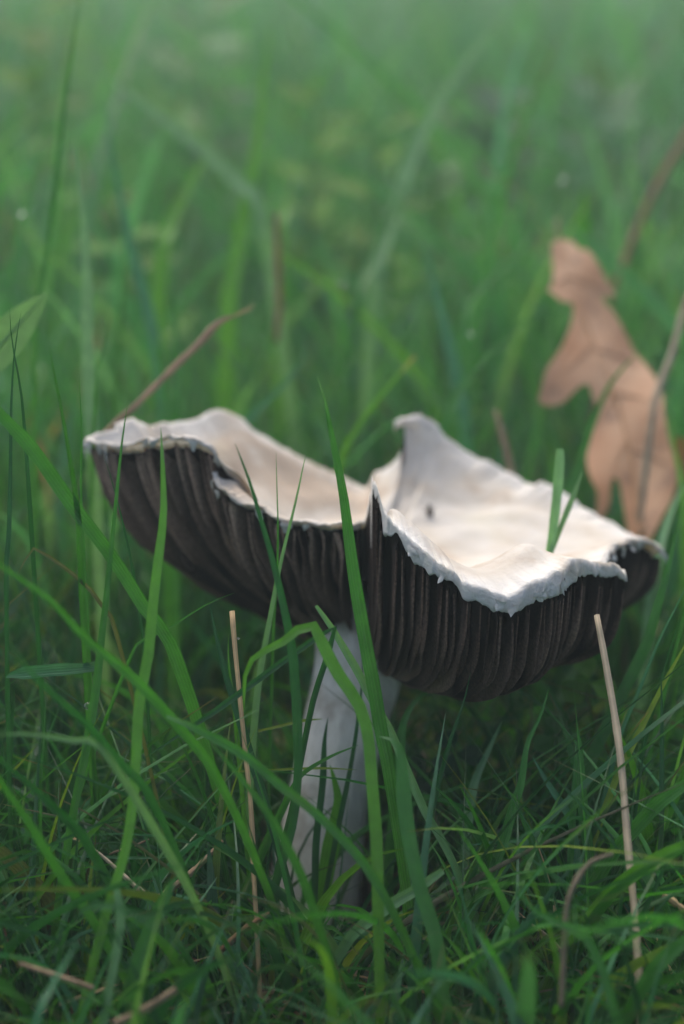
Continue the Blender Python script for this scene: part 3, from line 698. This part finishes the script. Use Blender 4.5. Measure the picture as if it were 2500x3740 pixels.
STRAW = [
 ("brown splintered straw leaning behind the pale tip of the cap", [(862,1152),(800,1178),(720,1262),(638,1340),(494,1483),(420,1545),(330,1640)], 43.5, 42.5, [3, 12, 13, 12, 11, 10, 8], 'tan'),
 ("long pale dry straw standing upright beyond the gills", [(2180,2246),(2216,2440),(2264,2742),(2296,3109),(2320,3348),(2335,3600)], 34.4, 31.6, [11, 13, 14, 13, 14, 14], 'grey'),
 ("upright cut straw standing in the dark beside the stem", [(848,2232),(862,2400),(893,2710),(917,2950),(926,3173),(935,3330)], 34.6, 33.2, [11, 10, 9, 10, 10, 9], 'straw'),
 ("thin dry straw bent in the turf under the gills", [(1955,3075),(1984,3156),(2025,3316),(2040,3400)], 34.6, 34.4, [6, 8, 9, 7], 'straw'),
 ("tall brown dead stalk behind the oak leaf's tip", [(2560,400),(2510,490),(2390,700),(2270,980),(2230,1100)], 66, 63, [9, 12, 14, 12, 11], 'brown'),
 ("pale dead stem leaning beside the oak leaf", [(2540,1040),(2500,1130),(2455,1300),(2410,1410),(2380,1560)], 50, 49.5, [12, 13, 14, 14, 13], 'grey'),
 ("cut end of a thick beige straw lying on the turf", [(2422,3268),(2450,3285),(2500,3325),(2580,3380)], 33.2, 32.8, [13, 15, 15, 14], 'straw'),
 ("forked whitish straw lying in the litter under the upright tips", [(1945,3378),(2010,3430),(2080,3510),(2150,3580),(2180,3610)], 34.4, 34.0, [5, 9, 10, 8, 6], 'grey'),
 ("dark splintered straw bridging the low litter", [(985,3335),(900,3390),(820,3460),(760,3510)], 33.0, 33.0, [8, 12, 12, 9], 'brown'),
 ("pair of dull straws lying crosswise over the litter", [(815,3070),(740,3150),(650,3230),(560,3290)], 34.6, 34.4, [6, 10, 12, 9], 'tan'),
 ("short broken straw with a pale split end in the litter", [(330,3090),(400,3150),(470,3215),(525,3262)], 34.2, 33.8, [5, 8, 10, 12], 'grey'),
 ("blurred straw lying low with a rounded pale end", [(70,3520),(180,3555),(270,3585),(340,3610)], 29.5, 29.8, [9, 11, 12, 12], 'tan'),
 ("thick blurred straw poking out of the lowest turf", [(720,3560),(620,3630),(520,3690),(420,3740)], 29.2, 28.6, [9, 13, 14, 15], 'tan'),
 ("thin rust-coloured straw lying under the blurred stalk", [(545,3065),(500,3085),(440,3105),(400,3120)], 35.2, 35.2, [3, 5, 5, 4], 'tan'),
 ("narrow dead stem fading far behind the cap's saddle", [(1010,780),(1015,940),(1020,1100),(1010,1250)], 57, 56, [8, 13, 13, 10], 'brown'),
 ("dead stem half hidden behind the cap's hooked corner", [(1810,1500),(1835,1590),(1860,1690),(1875,1780)], 50, 49.5, [8, 12, 13, 12], 'tan'),
 ("grey bent straw looping over the grass before the dry straw", [(2240,3120),(2160,3150),(2100,3230),(2070,3330),(2060,3500),(2050,3680)], 30.0, 29.5, [7, 9, 10, 11, 12, 12], 'dull'),
]
for si, (lab, pts, d0, d1, rad_px, c) in enumerate(STRAW):
    W = px_path(pts, d0, d1, si in (1, 2, 4, 5))
    rr = np.array(list(rad_px) + [rad_px[-1]] * (len(W) - len(rad_px))) * (d0 + d1) / 2 / FPX
    V, F, uv = tube(W, rr, 9, 30, si, .75)
    colr = np.array(COLS[c]) * (1 + .18 * np.repeat(vnoise(np.arange(30) * .7, si + 40), 9))[:, None]
    st = empty('dry_straw', W[-1], lab, 'straw')
    me = poly_mesh('stalk', V - W[-1], F, uv, colr, M_STRAW); obj('stalk', me, st)
    if len(W) > 3 and si in (0, 7, 10):      # splintered end or a joint
        t = W[0] - W[1]; t /= np.linalg.norm(t)
        for q in range(3):
            e = W[0] + t * random.uniform(.25, .55) + rng.normal(0, .07, 3)
            V2, F2, uv2 = tube(np.array([W[0] - t * .3, W[0] + (e - W[0]) * .5, e]), np.array([rr[0] * .6, rr[0] * .4, .008]), 5, 8, q)
            obj('splinter', poly_mesh('splinter', V2 - W[-1], F2, uv2, np.array(COLS['straw']), M_STRAW), st)

# ------------------------------------------------------------------ oak leaf
def build_oak():
    Z = [(300,160),(360,140),(430,142),(480,195),(540,205),(600,290),(650,380),(690,460),(722,490),(690,512),(640,502),(650,560),(700,600),(750,680),(800,780),(850,880),(920,960),
         (990,1060),(1030,1150),(1040,1250),(1060,1380),(1080,1480),(1112,1600),(1128,1720),(1090,1850),(1020,1980),(960,2090),(900,2160),(820,2150),(790,2000),(765,1860),(745,1740),
         (715,1700),(690,1760),(680,1880),(640,1960),(595,1950),(600,1800),(560,1720),(530,1600),(545,1460),(570,1350),(592,1240),(562,1150),(540,1088),(480,1108),(420,1170),(370,1212),(280,1232),(212,1204),(230,1120),
         (260,1000),(310,920),(360,850),(400,760),(430,680),(440,600),(430,552),(360,542),(320,500),(268,470),(302,430),(308,330)]
    px = np.array([(1850 + x * .5541, 800 + y * .5541) for x, y in Z])
    o2 = catmull(np.column_stack([px, np.zeros(len(px))]), 220, closed=True)[:, :2]
    mn, mx = o2.min(0), o2.max(0)
    gx, gy = np.meshgrid(np.arange(mn[0], mx[0], 13), np.arange(mn[1], mx[1], 13))
    g = np.column_stack([gx.ravel(), gy.ravel()])
    inside = np.zeros(len(g), bool); j = len(o2) - 1
    for i in range(len(o2)):
        a, b = o2[i], o2[j]
        c = ((a[1] > g[:, 1]) != (b[1] > g[:, 1])) & (g[:, 0] < (b[0] - a[0]) * (g[:, 1] - a[1]) / (b[1] - a[1] + 1e-12) + a[0])
        inside ^= c; j = i
    g = g[inside]
    dist = np.min(np.linalg.norm(g[:, None] - o2[None], axis=2), axis=1); g = g[dist > 6]
    pts = np.vstack([o2, g]); n = len(o2)
    res = geometry.delaunay_2d_cdt([Vector(p) for p in pts], [(i, (i + 1) % n) for i in range(n)], [list(range(n))], 1, 1e-4)
    v2 = np.array([tuple(v) for v in res[0]]); F = res[2]
    mid_line = np.array([(2045, 870), (2120, 1130), (2230, 1400), (2300, 1640), (2350, 1980)])
    def depth(p):
        m = np.interp(p[:, 1], mid_line[:, 1], mid_line[:, 0])
        s = (p[:, 0] - m) / 200.0
        base = 49.5 + (1980 - p[:, 1]) / 1100 * 6.0
        return base - 0.9 * np.abs(s) ** 1.3 * np.sign(1) + .35 * np.sin(p[:, 1] / 90) * s + .05 * np.sin(p[:, 0] / 45 + p[:, 1] / 70)
    to3 = lambda p: np.array([P(x, y, d) for (x, y), d in zip(p, depth(p))])
    root = P(2350, 1990, 49.5)
    e = empty('oak_leaf', root, 'dead brown lobed oak leaf standing propped in the grass behind the mushroom', 'leaf')
    top = to3(v2) - root
    nv = len(top)
    back = top + FW * 0.03
    me = bpy.data.meshes.new('leaf_blade')
    faces = [tuple(f) for f in F] + [tuple(x + nv for x in f[::-1]) for f in F]
    me.from_pydata([tuple(v) for v in np.vstack([top, back]) * CM], [], faces)
    me.polygons.foreach_set('use_smooth', np.ones(len(me.polygons), bool)); me.materials.append(M_OAK)
    bl = obj('leaf_blade', me, e)
    vm = plain('oak_vein', (0.42, 0.26, 0.15), .6, .3)
    m3 = to3(mid_line) - root - FW * 0.03
    V, F2, uv = tube(m3, np.array([.02, .035, .05, .06, .07]), 7, 24)
    obj('midrib', poly_mesh('midrib', V, F2, uv, np.array((.4, .25, .15)), M_STRAW), bl)
    for a, b in [((2085,1010),(2020,1050)),((2085,1010),(2215,1065)),((2170,1250),(1995,1440)),((2180,1280),(2330,1330)),((2240,1430),(2180,1560)),((2240,1430),(2400,1480)),((2290,1600),(2220,1760)),((2300,1640),(2440,1700))]:
        l3 = to3(np.array([a, ((a[0] + b[0]) / 2 + 4, (a[1] + b[1]) / 2 - 6), b], float)) - root - FW * .02
        V, F2, uv = tube(l3, np.array([.03, .022, .012]), 5, 10)
        obj('vein', poly_mesh('vein', V, F2, uv, np.array((.4, .25, .15)), M_STRAW), bl)
    pt = np.array([P(2045,870,56.0), P(2035,835,56.3), P(2040,800,56.6)]) - root
    V, F2, uv = tube(pt, np.array([.05, .045, .06]), 7, 10)
    obj('stalk', poly_mesh('stalk', V, F2, uv, np.array((.22, .14, .10)), M_STRAW), e)
build_oak()

def leaf_grid(tip_, base_, width, normal, cup=.15, nl=14, nw=7, shape=1.0, ser=0.0, bend=0.0):
    tip_, base_, normal = map(lambda v: np.asarray(v, float), (tip_, base_, normal))
    ax = tip_ - base_; L = np.linalg.norm(ax); ax = ax / L
    sd_ = np.cross(ax, normal); sd_ /= np.linalg.norm(sd_) + 1e-9; nn = np.cross(sd_, ax)
    s = np.linspace(0, 1, nl); u = np.linspace(-1, 1, nw)
    wd = width / 2 * np.sin(math.pi * np.clip(s, .02, .985) ** shape) ** .75 * (1 + ser * np.sin(s * 60))
    V = base_ + ax * (s[:, None, None] * L) + sd_ * (u[None, :, None] * wd[:, None, None]) + nn * ((np.abs(u)[None, :] * wd[:, None] * cup + bend * L * (np.sin(s * math.pi / 2) ** 2)[:, None] * -1 + .04 * wd[:, None] * np.sin(s[:, None] * 22 + 2 * u[None]))[..., None])
    uv = np.stack(np.broadcast_arrays(u[None], s[:, None]), -1).reshape(-1, 2)
    return V.reshape(-1, 3), grid_faces(nl, nw), uv
def small_leaf():
    b, t = P(2600, 1760, 50.5), P(2462, 1600, 50.0)
    e = empty('dead_leaf', b, 'small orange dead leaf poking out beside the lobed oak leaf', 'leaf')
    V, F, uv = leaf_grid(t, b, 1.1, CAM - b, .2, 16, 9, .9, .06)
    obj('leaf_blade', poly_mesh('leaf_blade', V - b, F, uv, np.array((.42, .21, .10)), M_STRAW), e)
    V, F, uv = tube(np.array([b, (b + t) / 2 , t]) + (CAM - b) / np.linalg.norm(CAM - b) * .02, np.array([.04, .03, .01]), 6, 12)
    obj('midrib', poly_mesh('midrib', V - b, F, uv, np.array((.36, .2, .11)), M_STRAW), e)
small_leaf()
def plantain():
    root = P(-160, 1560, 42.5); root[2] = -.2
    e = empty('plantain_plant', root, 'broad glossy plantain leaf lying over the thin grass blades', 'plant')
    def lf(tip, base, wd, colr):
        V, F, uv = leaf_grid(tip, base, wd, CAM - base, .1, 18, 9, .9)
        l = obj('leaf', poly_mesh('leaf', V - root, F, uv, np.array(colr), M_WEED), e)
        V, F, uv = tube(np.array([base, (base + tip) / 2, tip]) + (CAM - base) / np.linalg.norm(CAM - base) * .03, np.array([.05, .035, .01]), 6, 12)
        obj('midrib', poly_mesh('midrib', V - root, F, uv, np.array(colr) * 1.5, M_WEED), l)
    lf(P(172, 1070, 40.5), P(-140, 1420, 42.0), 0.95, (.13, .28, .16))
    lf(P(-40, 1180, 44.0), P(-170, 1500, 42.4), 1.4, (.09, .22, .09))
    V, F, uv = tube(np.array([P(-140, 1420, 42.0), (P(-140, 1420, 42.0) + root) / 2, root]), np.array([.08, .09, .1]), 7, 10)
    obj('stalk', poly_mesh('stalk', V - root, F, uv, np.array((.07, .13, .05)), M_WEED), e)
plantain()
def clover(lab, px, py, d, size, colr, tilt=(0, 0), grp=None, nleaf=3):
    c = P(px, py, d); root = c.copy(); root[2] = -.1; root[:2] += rng.uniform(-.5, .5, 2)
    e = empty('clover_plant', root, lab, 'clover', grp)
    nrm = np.array([tilt[0], -.5 + tilt[1], .8]); nrm /= np.linalg.norm(nrm)
    a = np.cross(nrm, [0, 1, .2]); a /= np.linalg.norm(a); b = np.cross(nrm, a)
    t0 = rng.uniform(0, 6)
    for i in range(nleaf):
        th = t0 + i * 2 * math.pi / nleaf
        dr = a * math.cos(th) + b * math.sin(th)
        V, F, uv = leaf_grid(c + dr * size - nrm * .12 * size, c + dr * .06, size * .85, nrm, .22, 9, 7, 1.35)
        obj('leaflet', poly_mesh('leaflet', V - root, F, uv, np.array(colr) * random.uniform(.85, 1.15), M_WEED), e)
    V, F, uv = tube(np.array([c, (c + root) / 2 + [.2, .1, 0], root]), np.array([.04, .05, .055]), 6, 10)
    obj('stalk', poly_mesh('stalk', V - root, F, uv, np.array(colr) * 1.1, M_WEED), e)
clover("bright clover leaf catching light under the cap's dark torn corner", 2150, 2490, 39.6, .75, (.085, .21, .03), (.2, -.3))
clover("three-leaved clover growing in the shade under the gills", 2035, 2690, 38.4, .62, (.06, .16, .045))
clover("small dull clover tucked under the stem's shaded side", 1660, 2750, 39.5, .7, (.035, .10, .05))
clover("clover half hidden between stem and pale slanting blade", 1560, 2820, 40.5, .6, (.03, .09, .04))

def weed(lab, px, py, d, h, n, ln, wd, colr, spread=1.0, ser=0.0, pairs=False):
    g = P(px, py, d)
    root = np.array([g[0], g[1], -.3])
    topz = g[2]
    e = empty('leafy_weed', root, lab, 'plant')
    tp = np.array([g[0] + rng.uniform(-1, 1), g[1], topz])
    md = (root + tp) / 2 + rng.uniform(-.8, .8, 3)
    V, F, uv = tube(np.array([root, md, tp]), np.array([.12, .1, .05]), 7, 14)
    obj('stalk', poly_mesh('stalk', V - root, F, uv, np.array(colr) * .9, M_WEED), e)
    for i in range(n):
        f = 0.25 + 0.75 * (i + 1) / n
        b = root * (1 - f) ** 2 + 2 * md * f * (1 - f) + tp * f * f
        th = i * 2.4 + rng.uniform(-.4, .4)
        dr = np.array([math.cos(th), math.sin(th) * .8, rng.uniform(.1, .8)]); dr /= np.linalg.norm(dr)
        l = ln * rng.uniform(.7, 1.15) * (1.15 - .35 * f)
        t = b + dr * l * spread
        V, F, uv = leaf_grid(t, b, wd * rng.uniform(.8, 1.15), np.array([0, -.35, 1.0]), .18, 14, 7, .85, ser, .12)
        obj('leaf', poly_mesh('leaf', V - root, F, uv, np.array(colr) * rng.uniform(.8, 1.2), M_WEED), e)
weed("yellow-green feathery weed far behind the cap's saddle", 1200, 330, 85, 12, 16, 4.2, .9, (.10, .23, .02), 1.0, .35)
weed("pale broad-leaved weed rising beyond the diagonal grass blade", 730, 60, 105, 18, 14, 5.5, 2.6, (.11, .22, .10), 1.0, .05)
weed("second yellow-green feathery weed lower down behind the cap", 1330, 480, 78, 9, 14, 3.6, .8, (.09, .22, .025), 1.0, .35)
weed("dull green bushy weed behind the oak leaf", 2400, 880, 80, 10, 16, 4.0, 1.5, (.06, .15, .06), 1.0, .1)
weed("grey-green leafy weed beyond the tall brown dead stalk", 2250, 330, 110, 14, 16, 5.0, 1.8, (.085, .17, .10), 1.0, .05)
weed("bright low weed behind the tall pale grass blade", 470, 800, 68, 6, 12, 3.2, 1.2, (.075, .20, .03), 1.0, .1)
weed("dark leafy weed beyond the longest grey-green blade", 1820, 350, 100, 12, 14, 4.6, 1.4, (.045, .12, .06))
weed("small rounded weed by the very tall thin blade", 60, 60, 90, 10, 14, 4.0, 1.8, (.085, .21, .03))
weed("soft green weed between the oak leaf and the cap's saddle", 1640, 620, 72, 6, 14, 3.2, 1.1, (.06, .17, .05))

# ------------------------------------------------------------------ dew, insect
def dew(lab, px, py, d, r, grp='dew drops caught on the grass'):
    c = P(px, py, d)
    n = 12
    th = np.linspace(0, math.pi, n); ph = np.linspace(0, 2 * math.pi, 18, endpoint=False)
    T, Q = np.meshgrid(th, ph, indexing='ij')
    rr = r * (1 - .06 * np.cos(T) + .02 * np.cos(2 * Q) * np.sin(T))
    V = np.stack([rr * np.sin(T) * np.cos(Q), rr * np.sin(T) * np.sin(Q), .9 * rr * np.cos(T)], -1).reshape(-1, 3)
    o = obj('dew_drop', mesh_from('dew_drop', V, grid_faces(n, 18, close_c=True), M_DEW), None, lab, 'dew drop', grp)
    o.location = c * CM
dew("clear dew drop hanging on the grass beside the snapped stalk", 324, 2577, 33.9, .085, None)
dew("dew drop at the tip of the blade bending toward the oak leaf", 2055, 652, 60, .085, None)
dew("dew drop on the very tall thin dark blade", 80, 778, 52, .075, None)
dew("small dew drop between the plantain leaf and the tall pale blade", 130, 1110, 44, .06, None)
dew("small dew drop among grass behind the cap's saddle", 1250, 1035, 56, .06, None)
dew("small dew drop on grass between hooked corner and oak leaf", 1720, 1215, 53, .06, None)
dew("speck of dew on the upright cut straw", 872, 2330, 34.5, .03, None)

def fly():
    # stand it on the cap's upper skin
    best = None
    for k in range(0, NR, 3):
        for s in np.linspace(.1, .8, 30):
            p = np.array([*(C0 + out2[k] * s), top_z(np.array([k]), np.array([s]))[0]])
            x, y, d = proj(p)
            e = (x - 1572) ** 2 + (y - 1885) ** 2 + (0 if d > 38 else 1e6)
            if best is None or e < best[0]: best = (e, p)
    p = best[1]
    p = p - np.array([0, 0, .02]); e = empty('fly', p, 'tiny black fly sitting on the white top of the cap', 'insect')
    def blob(nm, c, r, m):
        T, Q = np.meshgrid(np.linspace(0, math.pi, 9), np.linspace(0, 2 * math.pi, 12, endpoint=False), indexing='ij')
        V = np.stack([c[0] + r[0] * np.sin(T) * np.cos(Q), c[1] + r[1] * np.sin(T) * np.sin(Q), c[2] + r[2] * np.cos(T)], -1).reshape(-1, 3)
        return obj(nm, mesh_from(nm, V, grid_faces(9, 12, close_c=True), m), e)
    blob('abdomen', (0.02, .0, .11), (.055, .06, .10), M_BUG); blob('thorax', (0, 0, .23), (.05, .055, .06), M_BUG); blob('head', (-.01, -.01, .31), (.04, .04, .035), M_BUG)
    for sx in (-1, 1):
        V, F, uv = leaf_grid((sx * .06 + .02, -.05, -.02), (sx * .03, -.045, .25), .07, (0, -1, .2), .05, 8, 5)
        obj('wing', poly_mesh('wing', V, F, uv, np.array((.05, .05, .05)), M_WING), e)
        for z in (.16, .21, .26):
            V, F, uv = tube(np.array([(0, 0, z), (sx * .09, -.02, z + .02), (sx * .13, .02, z - .09)]), np.array([.007, .006, .004]), 5, 8)
            obj('leg', poly_mesh('leg', V, F, uv, np.array((.02, .02, .02)), M_BUG), e)
fly()

# ------------------------------------------------------------------ the turf: grass nobody could count
CAPBOX = (330, 1480, 2440, 2480)      # the photograph keeps the cap clear of stray blades
def scatter(n, y0, y1, half, hmin, hmax, wmin, wmax, nseg, keep_clear=True, growth=0.0, palette=None, dead=0.0, lean=(.15, .6), seed=1, xoff=7):
    r = np.random.default_rng(seed)
    Yh = np.sqrt(r.uniform((y0) ** 2, (y1) ** 2, n))       # even density over the widening field of view
    X = r.uniform(-1, 1, n) * (Yh * half + xoff); Y = Yh + CAM[1]
    clump = np.sin(X * .9 + 1.3 * np.sin(Y * .5)) * np.sin(Y * .8 + .6) * .5 + .5
    h = (hmin + (hmax - hmin) * r.beta(2, 2.4, n)) * (.75 + .5 * clump) + growth * np.clip(Yh - 50, 0, 120)
    patch = .5 + .5 * np.sin(X * .17 + 1.1 * np.sin(Y * .09)) * np.sin(Y * .14 + 2 + .8 * np.sin(X * .11))
    h = h * np.where(Yh > 50, .6 + .75 * patch, 1.0)
    az = r.uniform(0, 2 * math.pi, n); ln = r.uniform(*lean, n) * h; cv = r.uniform(.8, 2.6, n)
    wd = r.uniform(wmin, wmax, n) * (.6 + .7 * r.random(n))
    droop = r.uniform(0, .35, n) * (r.random(n) < .35)
    s = np.linspace(0, 1, nseg + 1)
    dx, dy = np.cos(az), np.sin(az)
    off = ln[:, None] * s[None] ** (1 + cv[:, None] * .7)
    az2 = r.normal(0, .35, n)[:, None] * h[:, None] * .35 * s[None] ** 2 * (1 - s[None] * .5)
    cx = X[:, None] + dx[:, None] * off - dy[:, None] * az2
    cy = Y[:, None] + dy[:, None] * off + dx[:, None] * az2
    cz = gz(X, Y)[:, None] - .05 + h[:, None] * (s[None] - droop[:, None] * s[None] ** 3)
    Cc = np.stack([cx, cy, cz], -1)
    px, py, d = proj(Cc)
    ok = d.min(1) > 9
    if keep_clear:
        inbox = ((px > CAPBOX[0]) & (px < CAPBOX[2]) & (py > CAPBOX[1]) & (py < CAPBOX[3]) & (d < 47)).any(1)
        ok &= ~inbox
        stem = ((px > 1040) & (px < 1480) & (py > 2450) & (py < 3300) & (d < 41)).any(1)
        ok &= ~(stem & (r.random(n) > .06))
        near_tall = ((d < 33) & (py < 2950 + r.uniform(-300, 250, n)[:, None])).any(1)
        ok &= ~near_tall
        ok &= ~((d < 24) & (py < 3350)).any(1)
        hid = ((X - rimp[:, 0].mean()) ** 2 / 36 + (Y - C0[1]) ** 2 / 20 < 1) & (cz.max(1) > 6.0)   # nothing grows through the cap
        ok &= ~hid
        ok &= ~(((X - ax_foot[0]) ** 2 + (Y - ax_foot[1]) ** 2) < 1.4)
        oak = ((px > 1960) & (px < 2480) & (py > 880) & (py < 1850) & (d < 54)).any(1)
        ok &= ~(oak & (r.random(n) > .05))
    Cc, wd, h, az, patch, n = Cc[ok], wd[ok], h[ok], az[ok], patch[ok], int(ok.sum())
    r2 = np.random.default_rng(seed + 99)
    t = np.gradient(Cc, axis=1); t /= np.linalg.norm(t, axis=2)[..., None] + 1e-9
    fa = r2.uniform(0, math.pi, n)
    f3 = np.stack([np.cos(fa), np.sin(fa), 0 * fa], 1)
    side = np.cross(t, f3[:, None]); side /= np.linalg.norm(side, axis=2)[..., None] + 1e-9
    nor = np.cross(side, t)
    prof = (np.clip((1 - s) / .55, 0.02, 1) ** .8) * (1 - .3 * (1 - np.clip(s / .4, 0, 1)))
    hw = wd[:, None] * prof[None] / 2
    V = np.stack([Cc - side * hw[..., None] + nor * hw[..., None] * .35, Cc, Cc + side * hw[..., None] + nor * hw[..., None] * .35], 2)   # n, seg+1, 3, 3
    m = nseg + 1
    base = (np.arange(n) * m * 3)[:, None, None]
    F1 = grid_faces(m, 3)
    F = (F1[None] + base).reshape(-1, 4)
    pal = np.array([COLS[c] for c in palette[0]]); wt = np.array(palette[1]); wt = wt / wt.sum()
    cc = pal[r2.choice(len(pal), n, p=wt)] * r2.uniform(.75, 1.25, (n, 1))
    cc = cc * (1 + r2.normal(0, .07, (n, 3))) * (.62 + .6 * patch)[:, None] * (1 + (patch - .5)[:, None] * np.array([.12, 0, -.2]))
    colr = np.repeat(cc[:, None], m, 1) * (1 - .0 * s)[None, :, None]
    brownish = np.array([.16, .13, .06])
    tipdead = (r2.random(n) < .25)[:, None] * sstep(.86, 1, s)[None]
    colr = colr + (brownish - colr) * tipdead[..., None]
    colr = colr + (np.array([.13, .14, .07]) - colr) * (.35 * (1 - sstep(0, .18, s)))[None, :, None]
    colr = np.repeat(colr[:, :, None], 3, 2).reshape(-1, 3)
    u = np.broadcast_to(np.array([-1, 0, 1.0])[None, None], (n, m, 3)); sv = np.broadcast_to(s[None, :, None], (n, m, 3))
    return V.reshape(-1, 3), F, np.clip(colr, .005, .9), np.stack([u, sv], -1).reshape(-1, 2)
def join(parts):
    o = 0; Vs, Fs, Cs, Us = [], [], [], []
    for V, F, c, u in parts:
        Vs.append(V); Fs.append(F + o); Cs.append(c); Us.append(u); o += len(V)
    return np.vstack(Vs), np.vstack(Fs), np.vstack(Cs), np.vstack(Us)
ax_foot = P(1130, 3330, 40.5)[:2]
GREEN = (['mid', 'bright', 'dark', 'blue', 'pale', 'yellow', 'olive'], [5, 2.2, 3.4, 2.2, .8, .5, .3])
NEAR = (['mid', 'bright', 'dark', 'blue', 'pale', 'yellow', 'olive'], [4.5, .9, 5, 2.0, .4, .3, .3])
FAR = (['meadow', 'fresh', 'mid', 'glaucous', 'pale', 'tan'], [5, 1.6, 1.4, 5, 1.6, .2])  # distant turf: brighter, bluer greens with the open sky's light put in
turf = join([
    scatter(7000, 14, 40, .30, 1.2, 4.2, .08, .22, 7, palette=NEAR, seed=1, lean=(.2, 1.0)),
    scatter(5200, 36, 62, .30, 3.0, 8.0, .12, .34, 8, palette=NEAR, seed=7),
    scatter(2700, 27, 42, .30, 3.5, 9.0, .07, .20, 10, palette=NEAR, seed=17, lean=(.2, 1.4)),
    scatter(900, 31, 48, .26, 4.5, 8.5, .14, .36, 10, palette=NEAR, seed=27, lean=(.08, .5)),
    scatter(900, 14, 62, .30, 3.0, 8.0, .18, .40, 9, palette=NEAR, seed=2, lean=(.2, .8)),
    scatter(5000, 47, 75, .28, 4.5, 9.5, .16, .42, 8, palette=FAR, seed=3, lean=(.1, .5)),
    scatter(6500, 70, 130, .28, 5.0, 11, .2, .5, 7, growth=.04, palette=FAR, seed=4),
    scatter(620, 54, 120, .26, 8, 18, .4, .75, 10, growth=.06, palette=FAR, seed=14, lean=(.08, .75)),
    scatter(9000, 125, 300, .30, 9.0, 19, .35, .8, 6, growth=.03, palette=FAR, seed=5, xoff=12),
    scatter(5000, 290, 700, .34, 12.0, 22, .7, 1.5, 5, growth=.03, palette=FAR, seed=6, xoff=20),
])
obj('grass', mesh_from('grass', turf[0], turf[1], M_GRASS, True, turf[2], turf[3]), None, 'dense green meadow grass growing all around the mushroom', 'grass', None, 'stuff')
DEAD = (['straw', 'tan', 'brown', 'grey'], [2, 3, 3, 1.4])
litter = join([scatter(2600, 14, 62, .30, .7, 2.6, .06, .18, 6, palette=DEAD, seed=8, lean=(1.5, 4.0)),
               scatter(900, 60, 140, .28, 1, 7.0, .12, .3, 6, palette=DEAD, seed=9, lean=(.6, 2.0))])
obj('dead_grass_litter', mesh_from('dead_grass_litter', litter[0], litter[1], M_STRAW, True, litter[2], litter[3]), None, 'matted brown dead grass lying between the green blades', 'litter', None, 'stuff')
print('gills', NG, 'turf tris', len(turf[1]) * 2)

# ------------------------------------------------------------------ the damp morning air
def build_haze():
    k = NT('damp_air'); v = k.n('ShaderNodeVolumePrincipled')
    v.inputs['Color'].default_value = (0.74, 0.93, 0.97, 1); v.inputs['Density'].default_value = HAZE; v.inputs['Anisotropy'].default_value = 0.2
    k.l(v.outputs[0], k.out.inputs['Volume'])
    x, y0, y1, z0, z1 = 6100, -6100, 6100, -101, 60
    V = [(a, b, c) for a in (-x, x) for b in (y0, y1) for c in (z0, z1)]
    F = np.array([(0, 1, 3, 2), (4, 6, 7, 5), (0, 4, 5, 1), (2, 3, 7, 6), (0, 2, 6, 4), (1, 5, 7, 3)])
    obj('haze', mesh_from('haze', V, F, k.m, False), None, 'thin damp haze hanging over the grass', 'haze', None, 'stuff')
HAZE = 0.06
build_haze()
